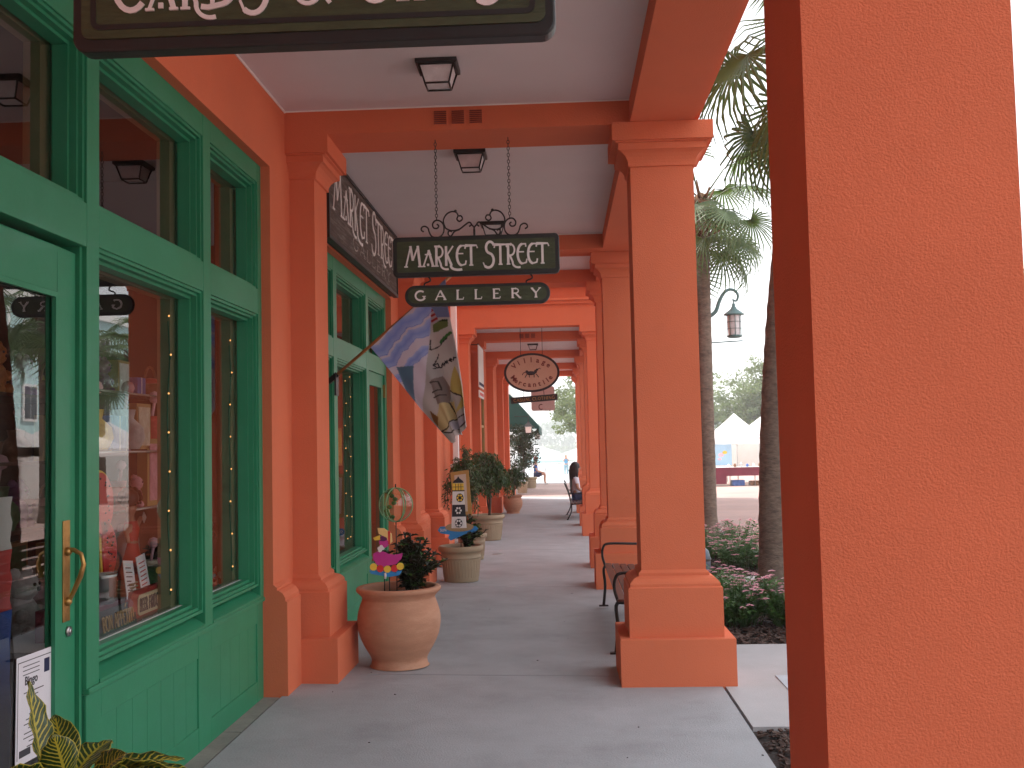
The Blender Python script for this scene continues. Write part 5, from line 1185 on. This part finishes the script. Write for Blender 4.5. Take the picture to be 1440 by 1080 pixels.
# bowls, silver cup, striped box
t = thing('serving_bowls', 'stacked dull green bowls behind the BON APPETIT board', 'bowls', (-2.24, 5.22, .86))
for k in range(3): MB().lathe([(0, 0), (.05, .0), (.09, .035), (.105, .045), (.10, .047), (.05, .01), (0, .008)], (0, 0, k*.018), 24).build('bowl', mat('bowl_green', (.14, .17, .09), .35, .1) if 'bowl_green' not in bpy.data.materials else bpy.data.materials['bowl_green'], t)
t = thing('metal_cup', 'shiny silver cup at the left edge of the first window', 'cup', (-2.22, 5.02, .87)); MB().lathe([(0, 0), (.05, 0), (.06, .02), (.062, .12), (.07, .14), (.065, .142), (.055, .12), (.052, .02), (0, .012)], n=24).build('cup', 'steel', t)
MB().tube(smooth_path([(0, .06, .11), (0, .10, .10), (0, .10, .05), (0, .06, .03)]), .006, 6).build('handle', 'steel', t)
MB().box(-2.44, -2.18, 4.8, 5.4, .725, .87).build('x', 'maroon') .name = 'gift_box'
tag(bpy.data.objects['gift_box'], 'flat maroon gift box under the bowls and the cup', 'box')
# crowded goods behind: each its own thing
gcols = [('red', (.5, .05, .04)), ('pink', (.6, .25, .3)), ('cream', (.6, .5, .38)), ('dark green', (.04, .16, .06)), ('yellow', (.6, .42, .06)), ('blue', (.06, .14, .4)), ('white', (.65, .63, .62)), ('brown', (.2, .09, .04)), ('purple', (.2, .05, .2)), ('orange', (.6, .2, .04))]
for n_, c in gcols: M['g_'+n_] = mat('goods_'+n_.replace(' ', '_'), c, .5, .25, 15, second=tuple(min(1, x*2+.1) for x in c), sscale=18, samt=.6)
shelves = thing('shop_shelves', 'tall dark shelves crowded with gifts inside the first shop', 'shelves')
for z in (.75, 1.15, 1.55, 1.95): MB().box(-3.6, -3.15, 3.2, 6.9, z-.02, z).build('shelf', bpy.data.materials['shelf_wood'], shelves)
for y in (3.2, 4.4, 5.6, 6.88): MB().box(-3.6, -3.15, y-.02, y, 0, 2.3).build('upright', bpy.data.materials['shelf_wood'], shelves)
kinds = ['vase', 'box', 'plush', 'basket', 'frame']
rg = random.Random(5)
def gift(kind, cn, loc, s, label, rz=0):
    t = thing({'vase': 'vase', 'box': 'gift_box', 'plush': 'stuffed_toy', 'basket': 'basket', 'frame': 'picture_frame'}[kind], label, {'vase': 'vase', 'box': 'box', 'plush': 'toy', 'basket': 'basket', 'frame': 'picture frame'}[kind], loc, 'gifts on display inside the shop', rz)
    m_ = 'g_'+cn
    if kind == 'vase': MB().lathe([(0, 0), (.4*s, 0), (.55*s, .3*s), (.5*s, .6*s), (.25*s, .85*s), (.3*s, 1.1*s), (.26*s, 1.1*s), (.2*s, .85*s)], n=18).build('body', m_, t); MB().tube([(0, 0, s), (.1*s, 0, 1.6*s)], .01, 5).sphere((.1*s, 0, 1.7*s), .2*s, 8).build('flower', 'pink', t)
    elif kind == 'box': MB().box(-.3*s, .3*s, -.45*s, .45*s, 0, .9*s).build('box', m_, t, bevel=.004); MB().box(-.305*s, .305*s, -.05*s, .05*s, 0, .905*s).build('ribbon', 'white', t)
    elif kind == 'plush':
        MB().sphere((0, 0, .45*s), .42*s, 12, (.8, 1, 1.1)).sphere((.05*s, 0, 1.05*s), .32*s, 12).sphere((0, -.25*s, 1.32*s), .13*s, 8).sphere((0, .25*s, 1.32*s), .13*s, 8).sphere((.2*s, -.35*s, .5*s), .15*s, 8).sphere((.2*s, .35*s, .5*s), .15*s, 8).sphere((.3*s, -.22*s, .12*s), .17*s, 8).sphere((.3*s, .22*s, .12*s), .17*s, 8).build('body', m_, t)
        MB().sphere((.35*s, -.1*s, 1.1*s), .04*s, 6).sphere((.35*s, .1*s, 1.1*s), .04*s, 6).sphere((.38*s, 0, 1.0*s), .05*s, 6).build('face', 'blackpaint', t)
    elif kind == 'basket': MB().lathe([(0, 0), (.4*s, 0), (.5*s, .5*s), (.52*s, .52*s), (.46*s, .5*s)], n=18).build('basket', 'g_brown', t); MB().tube([(0, .5*s*cos(a), .5*s+.6*s*sin(a)) for a in [pi*k/10 for k in range(11)]], .02*s+.004, 6).build('handle', 'g_brown', t); MB().sphere((0, 0, .5*s), .4*s, 10, (1, 1, .6)).build('filling', m_, t)
    else: MB().box(-.03, .03, -.5*s, .5*s, 0, 1.3*s).build('frame', 'gold', t); MB().box(.031, .034, -.4*s, .4*s, .1*s, 1.2*s).build('picture', m_, t)
sizes = ['small', 'squat', 'tall', 'plump', 'slim']; k = 0
for zi, z in enumerate((.75, 1.15, 1.55, 1.95)):
    for yi in range(11):
        y = 3.35+yi*.33; kd = kinds[rg.randrange(5)]; cn = gcols[rg.randrange(10)][0]
        gift(kd, cn, (-3.32+rg.uniform(-.05, .05), y, z), rg.uniform(.16, .24), '%s %s on the %s shelf of the shop, %s upright %d from the door' % (cn, {'vase': 'flower vase', 'box': 'gift box', 'plush': 'stuffed toy', 'basket': 'handled basket', 'frame': 'gilt picture frame'}[kd], ('lowest', 'second', 'third', 'top')[zi], 'by', 1+yi//3) if False else '%s %s on the %s shop shelf, %s' % (cn, {'vase': 'flower vase', 'box': 'gift box', 'plush': 'stuffed toy', 'basket': 'handled basket', 'frame': 'gilt picture frame'}[kd], ('lowest', 'second', 'third', 'top')[zi], ('at its door end', 'next to the door end', 'third along', 'fourth along', 'left of its middle', 'at its middle', 'right of its middle', 'eighth along', 'ninth along', 'next to the far end', 'at its far end')[yi]))
for kd, cn, y, z, s, lb in (('frame', 'pink', 6.15, 1.28, .30, 'pink picture in a gilt frame hanging in the first window above the doll'), ('plush', 'purple', 6.50, .86, .17, 'purple toy by the right side of the first window'), ('basket', 'red', 6.42, 1.28, .16, 'basket of red goods to the right of the doll'),
                            ('vase', 'white', 5.75, 1.61, .20, 'white vase with a pink flower high in the first window'), ('box', 'blue', 5.55, 1.61, .2, 'blue ribboned box high in the first window'), ('plush', 'white', 7.0, 1.0, .18, 'white stuffed toy in the narrow second window'), ('box', 'dark green', 6.25, .73, .2, 'dark green ribboned box behind the arrow sign'),
                            ('vase', 'yellow', 5.35, 1.61, .19, 'yellow vase at the left of the first window'), ('frame', 'cream', 5.95, 1.61, .2, 'cream picture in a gilt frame beside the yellow vase')):
    gift(kd, cn, (-2.42, y, z), s, lb)
rq = random.Random(21); spots = ['at the left end', 'second from the left', 'third from the left', 'at the middle', 'right of the middle', 'second from the right', 'at the right end']
for zi, (z, nm) in enumerate(((.727, 'window shelf floor'), (1.277, 'lower glass shelf'), (1.597, 'upper glass shelf'), (1.917, 'top wire shelf'))):
    for k in range(7):
        kd = kinds[(k*2+zi) % 5]; cn = ['red', 'white', 'yellow', 'pink', 'blue', 'cream', 'orange', 'red', 'purple', 'white'][(k*3+zi*4) % 10]; y = 5.3+k*.235
        gift(kd, cn, (-2.56 if zi in (0, 3) else -2.46, y, z), rq.uniform(.13, .19), '%s %s on the %s, %s' % (cn, {'vase': 'flower vase', 'box': 'gift box', 'plush': 'stuffed toy', 'basket': 'handled basket', 'frame': 'gilt picture frame'}[kd], nm, spots[k]))
st_ = thing('display_stand', 'wire display stand holding gifts behind the first window', 'stand')
q = MB()
for y in (5.2, 6.9): q.tube([(-2.5, y, .72), (-2.5, y, 2.2)], .01, 6)
for z in (1.28, 1.60, 1.92): q.tube([(-2.5, 5.2, z), (-2.5, 6.9, z)], .008, 6); q.tube([(-2.36, 5.2, z-.005), (-2.36, 6.9, z-.005)], .008, 6)
q.build('wire_frame', 'steel', st_)
for z in (1.275, 1.595, 1.915): MB().box(-2.53, -2.33, 5.2, 6.9, z-.008, z).build('glass_shelf', 'glass', st_)
# shiny red nuts tray in the second window
t = thing('tray_of_glass_beads', 'heap of shiny red and clear beads at the bottom of the second window', 'tray', (-2.22, 6.85, .725)); MB().box(-.12, .1, -.35, .42, 0, .03).build('tray', 'maroon', t)
q = MB(); q2 = MB()
for k in range(160): (q if k % 2 else q2).sphere((random.uniform(-.1, .1), random.uniform(-.33, .40), .03+random.uniform(0, .06)), .016, 6)
q.build('red_beads', mat('red_glass_bead', (.5, .03, .02), .08, .1), t); q2.build('clear_beads', mat('amber_glass_bead', (.7, .45, .35), .08, .1), t)
# string lights round the right-hand side of each window
def lights(y, z0, z1, label, yb=None, x=-2.055):
    t = thing('string_lights', label, 'string lights', (0, 0, 0), 'strings of small warm lights in the windows')
    n = int((z1-z0)/.19); pts = [(x+.006*sin(k*2.1), y+.012*sin(k*1.3), z1-(z1-z0)*k/n) for k in range(n+1)]
    if yb: pts = [(x, yb+(y-yb)*k/8, z1+.015*sin(k*2)) for k in range(8)]+pts
    MB().tube(smooth_path(pts, 3), .004, 5).build('wire', 'wire', t)
    for k, p in enumerate(pts):
        if k % 1 == 0: MB().tube([p, (p[0]+.006, p[1]-.008, p[2]+.018)], .005, 6).build('socket', 'wire', t) if k % 2 else None; MB().sphere((p[0]+.010, p[1]-.012, p[2]+.026), .0055, 8).build('bulb', 'bulb', t)
lights(5.44, .85, 2.28, 'string of warm lights down the right side of the first window'); lights(6.47, .85, 2.25, 'string of lights down the right side of the second window')
lights(10.19, .7, 2.25, 'string of lights in the window of the second shopfront'); lights(9.98, .7, 2.2, 'second strand of lights a little further left in the second shopfront')
# goods in shop 2
for kd, cn, y, z, s, lb in (('box', 'red', 9.6, .62, .3, 'red ribboned box low in the second shopfront'), ('box', 'cream', 9.9, .62, .26, 'cream ribboned box low in the second shopfront'), ('plush', 'orange', 9.5, .93, .22, 'orange toy on top of the red box'), ('vase', 'blue', 10.0, .92, .18, 'blue vase on top of the cream box'), ('frame', 'yellow', 10.95, 1.4, .3, 'yellow picture behind the door of the second shop')):
    gift(kd, cn, (-2.35, y, z), s, lb)
# bingo notice on the door glass
t = thing('paper_notice', 'white sheet headed Bingo taped inside the lower door glass', 'notice', (dx-.012, 3.82, .68)); t.rotation_euler = (-.02, 0, 0)
MB().box(-.0006, .0006, -.125, .135, -.19, .19).build('sheet', 'paper', t)
mw = Matrix.Translation((.0012, -.02, .085)) @ Matrix.Rotation(pi/2, 4, 'Z') @ Matrix.Rotation(pi/2, 4, 'X'); font_obj('heading', 'Bingo', .042, .0002, 'ink', t, mw, off=.0012)
q = MB()
for k in range(13): w_ = random.uniform(.03, .10); z = .055-k*.016; q.box(.0008, .0012, -w_*.8, w_*.8, z, z+.0035)
for z in (.15, .135, .12): q.box(.0008, .0012, -.08, .04, z, z+.003)
q.box(.0008, .0012, -.115, .125, .168, .171).box(.0008, .0012, -.115, -.112, -.17, .168)
q.build('print', 'ink', t); MB().box(.0008, .0014, .075, .115, .105, .155).build('small_badge', 'navy', t); MB().box(.0008, .0012, -.1, -.02, -.165, -.14).build('footer', 'ink', t)
# blue garment and checked cloth just inside the door
t = thing('hanging_banner', 'blue, white and red hanging cloth just inside the shop door', 'banner', (-2.32, 4.22, 0))
for z0, z1, m_ in ((.1, .95, 'blue'), (.951, 1.2, 'red'), (1.201, 1.42, 'white')): MB().prism([(-.10+.01*sin(k*2), z0+(z1-z0)*k/6) for k in range(7)]+[(.12+.01*cos(k*2), z1-(z1-z0)*k/6) for k in range(7)], -.01, .01, 'yz').build('cloth_band', m_, t)
MB().tube([(0, 0, .0), (0, 0, 1.6)], .012, 8).build('stand_pole', 'black', t)
ck, N_, L_ = newmat('checked_cloth'); cc = N_.new('ShaderNodeTexChecker'); cc.inputs['Scale'].default_value = 40; cc.inputs['Color1'].default_value = (.30, .03, .05, 1); cc.inputs['Color2'].default_value = (.03, .02, .03, 1); L_.new(cc.outputs[0], N_['Principled BSDF'].inputs[0]); M['check'] = ck
t = thing('display_table', 'table under a dark red checked cloth inside the shop door', 'table'); MB().sqloft((-3.1, -2.66, 5.2, 6.3), [(-.03, .0), (0, .5), (0, .62)]).build('tablecloth', 'check', t); MB().box(-3.06, -2.7, 5.25, 6.25, .621, .63).build('tabletop', 'dark', t)
gift('plush', 'white', (-2.85, 5.45, .63), .26, 'white toy bear on the checked table inside the door'); gift('box', 'pink', (-2.85, 5.8, .63), .3, 'pink ribboned box on the checked table'); gift('frame', 'red', (-2.98, 6.1, .63), .35, 'red picture standing behind the checked table')
random.seed(31); q = MB()
for k in range(26):
    x, y = random.uniform(-1.6, 1.0), random.uniform(3.6, 13); a = random.uniform(0, 6.28); l_ = random.uniform(.005, .012)
    q.obox((x, y, gz(y, x)+.003), (cos(a), sin(a), .1), (-sin(a), cos(a), 0), (-.1*cos(a), -.1*sin(a), 1), l_, l_*.5, .003)
q.build('leaf_litter', 'mulch', kind='stuff', label='tiny bits of leaf litter on the walkway')
# drain cover on the walkway
t = MB().lathe([(0, .004), (.07, .004), (.085, .002), (.09, -.002)], n=20).build('drain_cover', 'steel'); t.location = (-.98, 15.8, gz(15.8, -.98)+.001); tag(t, 'small round metal drain cover set in the walkway', 'drain cover')

# ================================================================== BACKGROUND
def tent(cx_, cy_, label, w_=3.0, side=False, grp='white market tents across the street'):
    z0 = gz(cy_); t = empty('market_tent', (cx_, cy_, z0), 0, label, 'tent', grp); h_ = w_/2
    n = 8; mb = MB(); N2 = n*4; rim = []
    for s in range(4):
        for k in range(n):
            u = k/n*2-1; rim.append([(u*h_, -h_), (h_, u*h_), (-u*h_, h_), (-h_, -u*h_)][s])
    rings = []
    for q in range(7):
        f_ = q/6; zz = 1.95+1.05*(f_**1.35); 
        for x, y in rim: e = max(abs(x), abs(y))/h_; sag = .05*(1-(min(abs(x), abs(y))/h_))*sin(pi*f_); rings.append((x*(1-f_), y*(1-f_), zz-sag))
    fs = [(i*N2+k, i*N2+(k+1) % N2, (i+1)*N2+(k+1) % N2, (i+1)*N2+k) for i in range(6) for k in range(N2)]
    mb.add(rings, fs, True); mb.build('canopy', 'tent', t)
    va = MB(); va.add([(x, y, 1.95) for x, y in rim]+[(x, y, 1.68+.02*(k % 2)) for k, (x, y) in enumerate(rim)], [(k, (k+1) % N2, N2+(k+1) % N2, N2+k) for k in range(N2)]); va.build('valance', 'tent', t)
    for x in (-1, 1):
        for y in (-1, 1): MB().tube([(x*h_*.98, y*h_*.98, 0), (x*h_*.98, y*h_*.98, 1.95)], .02, 6).build('leg', 'steel', t)
    if side: MB().box(-h_, h_, h_-.02, h_, .5, 1.94).build('side_wall', 'tent', t); MB().box(-h_, -h_+.02, -h_, h_, .6, 1.94).build('side_wall', 'tent', t)
    return t
tent(7.35, 45.0, 'white market tent, left of the two over the maroon table', 2.6, True); tent(8.9, 46.4, 'white market tent just behind and right, nearest the palm trunk', 3.0, True)
for i, (x, y, l) in enumerate(((11.6, 27.5, 'large white tent across the street, reflected in the door glass'), (12.2, 33.6, 'white tent reflected in the left of the first window'), (12.8, 38.6, 'smaller looking white tent reflected in the first window'), (13.2, 44, 'white tent further along the reflected row'), (11.2, 22.6, 'white tent reflected at the left edge of the door'), (13.4, 50, 'last white tent of the reflected row'))): tent(x, y, l, 3.4, i % 2 == 0)
tb = empty('market_table', (7.5, 43.4, gz(43)), 0, 'long table with a maroon cloth under the white tents', 'table')
MB().sqloft((-1.45, 1.5, -.4, .4), [(-.01, .40), (0, .60), (0, .74)]).build('tablecloth', 'maroon', tb)
MB().box(-1.45, 1.5, -.4, .4, .741, .75).build('tabletop', 'white', tb)
for x in (-1.35, -.7, .3, 1.4): MB().tube([(x, -.33, 0), (x, -.33, .5)], .02, 6).build('leg', 'steel', tb)
MB().box(-1.44, -.85, -.42, .4, .08, .74).build('long_corner_cloth', 'maroon', tb)
for x, w_, h_, c, l in ((-.35, .5, .22, 'g_blue', 'blue stacked crate under the maroon table'), (.35, .45, .18, 'g_brown', 'brown carton under the maroon table'), (.85, .6, .2, 'g_white', 'white bag pile under the right of the maroon table')):
    o = MB().box(-w_/2, w_/2, -.2, .2, 0, h_).box(-w_/2-.01, w_/2+.01, -.21, .21, h_*.8, h_*.84).build('storage_box', c, bevel=.01); o.location = (7.5+x, 43.35, gz(43)); tag(o, l, 'box')
o = empty('painted_panel', (6.65, 43.9, gz(44)), 0, 'pale blue painted panel hanging at the left of the tents', 'painting'); MB().box(-.38, .38, -.01, .01, .82, 1.85).build('panel', mat('pale_blue_art', (.40, .62, .80), .6, .1, 3), o)
for x, z, s, c in ((-.05, 1.25, .12, 'pink'), (.1, 1.35, .10, 'yellow'), (-.12, 1.08, .08, 'pink')): MB().sphere((x, -.012, z), s, 10, (1, .05, .7)).build('painted_patch', c, o)
for k in range(9):
    x = -.7+k*.25; o = MB().lathe([(0, 0), (.05, 0), (.06, .08), (.03, .12+.02*(k % 3)), (0, .13+.02*(k % 3))], n=10).build('trinket', ['g_white', 'g_brown', 'steel', 'g_blue'][k % 4]); o.location = (7.5+x, 43.3, gz(43)+.75); tag(o, ('first', 'second', 'third', 'fourth', 'fifth', 'sixth', 'seventh', 'eighth', 'last')[k]+' small ware from the left on the maroon market table', 'ware', 'small wares on the market table')
# teal building across the street, mostly seen mirrored
tbld = empty('teal_building', (26, 70, gz(70)), 0, 'pale teal three storey building across the street, mirrored in the shop glass', 'building')
MB().box(0, 20, -40, 32, 0, 11).build('wall', 'tealwall', tbld); MB().box(-.3, 20.3, -40.3, 32.3, 11, 11.5).build('cornice', 'white', tbld); MB().box(-.02, 0, -40, 32, 0, 3.2).build('ground_floor_band', mat('tan_stucco', (.38, .28, .18), .8, .1), tbld)
for y in range(-37, 31, 5):
    for z in (4.2, 7.8):
        w_ = MB().box(-.12, -.02, y-.8, y+.8, z, z+2.1).build('window', 'white', tbld); MB().box(-.15, -.121, y-.65, y-.05, z+.15, z+1.95).box(-.15, -.121, y+.05, y+.65, z+.15, z+1.95).build('pane', mat('far_dark_glass', (.04, .05, .06), .1, 0) if 'far_dark_glass' not in bpy.data.materials else bpy.data.materials['far_dark_glass'], w_)
    if y % 2: MB().tube([(-.15, y+2.5, 0), (-.15, y+2.5, 10.6)], .09, 6).build('downspout', 'white', tbld)
tb2 = empty('cream_building', (30, 12, 0), 0, 'cream building with red roof across the street, seen only in reflection', 'building')
MB().box(0, 12, -30, 17, 0, 8).build('wall', 'ceiling', tb2); MB().prism([(-.8, 8), (12.8, 8), (6, 11.5)], -30.5, 17.5).build('roof', 'brickred', tb2)
for y in range(-27, 16, 5): w_ = MB().box(-.1, -.01, y-.7, y+.7, 4.6, 6.6).build('window', 'white', tb2); MB().box(-.12, -.101, y-.55, y+.55, 4.75, 6.45).build('pane', bpy.data.materials['far_dark_glass'], w_)
# white building past the arcade with green awning
wb = empty('white_building', (-2.4, 44, gz(44)), 0, 'pale building past the end of the arcade, with the dark green awning', 'building')
MB().box(-6, 0, -5, 12, -.2, 7).build('wall', 'white', wb); fr = MB().box(.0, .05, -3, -1.8, .8, 2.3).build('window', 'green', wb); MB().box(.051, .06, -2.9, -1.9, .9, 2.2).build('pane', bpy.data.materials['far_dark_glass'], fr)
aw = empty('awning', (-2.4, 40.5, 2.2), 0, 'dark green sloping awning on the pale building past the arcade', 'awning')
MB().prism([(0, 1.25), (.55, 1.2), (1.62, -.02), (1.62, -.10), (1.56, -.10), (.5, 1.1), (0, 1.15)], -1.4, 3.5).build('cloth', 'awning', aw); MB().box(1.575, 1.62, -1.4, 3.5, -.32, -.1).build('valance', 'awning', aw)
MB().add([(0.0, -1.4, 1.15), (.5, -1.4, 1.1), (1.57, -1.4, -.1), (0, -1.4, -.1)], [(0, 1, 2, 3)]).build('side_cloth', 'awning', aw)
for (x, y, z, l) in ((-1.16, 38.2, 1.95, 'nearer black and white hanging lantern below the green awning'), (-.92, 42.5, 1.75, 'second hanging lantern, just right of and below the first')):
    t = empty('hanging_lantern', (x, y, z), 0, l, 'lantern', 'hanging lanterns by the awning')
    MB().sqloft((-.11, .11, -.11, .11), [(.02, 0), (0, .22)]).build('lamp_glass', 'white', t); MB().sqloft((-.17, .17, -.17, .17), [(0, .22), (.12, .36), (.15, .42)]).tube([(0, 0, .4), (0, 0, .6)], .015, 6).tube([(0, 0, .6), (-.5, 0, .6)], .015, 6).box(-.1, .1, -.1, .1, -.03, 0).build('lantern_cap', 'black', t)
# umbrellas on the plaza
def umbrella(x, y, r_, zt, mtl, label):
    t = empty('patio_umbrella', (x, y, gz(y)), 0, label, 'umbrella', 'umbrellas on the lakeside plaza'); n = 8; zt -= gz(y)
    vs = [(0, 0, zt)]+[(r_*cos(R(45*k)), r_*sin(R(45*k)), zt-.75) for k in range(n)]+[(r_*1.0*cos(R(45*k)), r_*sin(R(45*k)), zt-.95) for k in range(n)]
    MB().add(vs, [(0, 1+k, 1+(k+1) % n) for k in range(n)]+[(1+k, 9+k, 9+(k+1) % n, 1+(k+1) % n) for k in range(n)]).build('canopy', mtl, t); MB().tube([(0, 0, 0), (0, 0, zt)], .03, 6).build('pole', 'steel', t)
umbrella(-2.5, 98, 2.4, 1.40, 'tent', 'white umbrella behind the pale blue one'); umbrella(-1.45, 95, 1.7, .72, 'umb_blue', 'pale blue umbrella left of the standing person'); umbrella(1.45, 97, 2.3, .95, 'tent', 'white umbrella at the right of the far view')
# low white wall with openings at the waterside
wl_ = empty('waterside_wall', (0, 122, gz(122)), 0, 'low white wall with dark slots along the lake edge', 'wall')
for k in range(-6, 14): MB().box(k*2.6, k*2.6+1.9, -.2, .2, 0, 1.0).build('wall_panel', 'white', wl_); MB().box(k*2.6+1.9, k*2.6+2.6, -.2, .2, 0, .45).box(k*2.6+1.9, k*2.6+2.6, -.2, .2, .8, 1.0).build('wall_link', 'white', wl_)
# people-height bin near the far bench
o = MB().lathe([(0, 0), (.25, 0), (.28, .8), (.3, .82), (.2, .95), (0, .98)], n=16).build('litter_bin', 'black'); o.location = (.55, 39, gz(39)); tag(o, 'dark litter bin at the far right end of the walkway', 'bin')
# trees
random.seed(4)
oak((5.2, 72, gz(72)), [((-2.4, 0, 5.4), (2.6, 2.5, 1.9)), ((-4.4, 1, 4.6), (2.0, 2, 1.6)), ((-1.2, -1, 6.8), (3, 2.5, 1.6)), ((1.5, 0, 5.5), (3, 3, 2.2)), ((-3.2, 0, 3.7), (2.2, 2, 1.0)), ((-3.9, 0, 7.6), (1.6, 2, 1.4))], 30000, .20, 'light green oak whose branches hang over the far end of the walkway', trunk_r=.35)
oak((16.8, 92, gz(92)), [((0, 0, 6.3), (3.2, 3, 2.2)), ((-2.6, 0, 5.0), (2.2, 2, 1.6)), ((2.5, 0, 7.5), (3, 3, 2.4)), ((.5, 0, 4.2), (3.4, 3, 1.4))], 26000, .24, 'grey green oak behind the white market tents', trunk_r=.4)
oak((13.4, 110, gz(110)), [((0, 0, 4.4), (2.2, 2, 2)), ((1.6, 0, 5.4), (2, 2, 1.6))], 9000, .28, 'lower darker tree at the left behind the tents', 'oak2')
fm = MB(); random.seed(9)
for k in range(1500):
    x = random.uniform(-110, 330); h_ = 15+6*sin(x*.05)+4*sin(x*.17+1); z = random.uniform(-1, h_)
    leaf_cloud(fm, (x, 556+random.uniform(-3, 18), z), (4.0, 4, 2.6), 14, 2.6, shell=.1)
fm.build('far_woods', 'oak2', recalc=False, kind='stuff', label='far wooded shore beyond the lake')
hm_ = MB(); 
for k in range(500):
    x = random.uniform(-60, 60); leaf_cloud(hm_, (x, 545+random.uniform(-2, 2), -1.6), (3, 1.5, 1.0), 8, 1.3, shell=.1)
hm_.build('shore_reeds', 'grass', recalc=False, kind='stuff', label='pale reeds along the far shore')

# ================================================================== AIR
hz = MB().box(-290, 380, -110, 2400, -4.2, 60).build('haze'); hz['kind'] = 'stuff'; hz['label'] = 'thin pale summer haze'
mt, N, L = newmat('haze_air'); N.remove(N['Principled BSDF']); pv = N.new('ShaderNodeVolumePrincipled'); pv.inputs['Color'].default_value = (.93, .95, .97, 1); pv.inputs['Density'].default_value = .0012
L.new(pv.outputs[0], N['Material Output'].inputs['Volume']); hz.data.materials.append(mt)
S.cycles.volume_bounces = 1
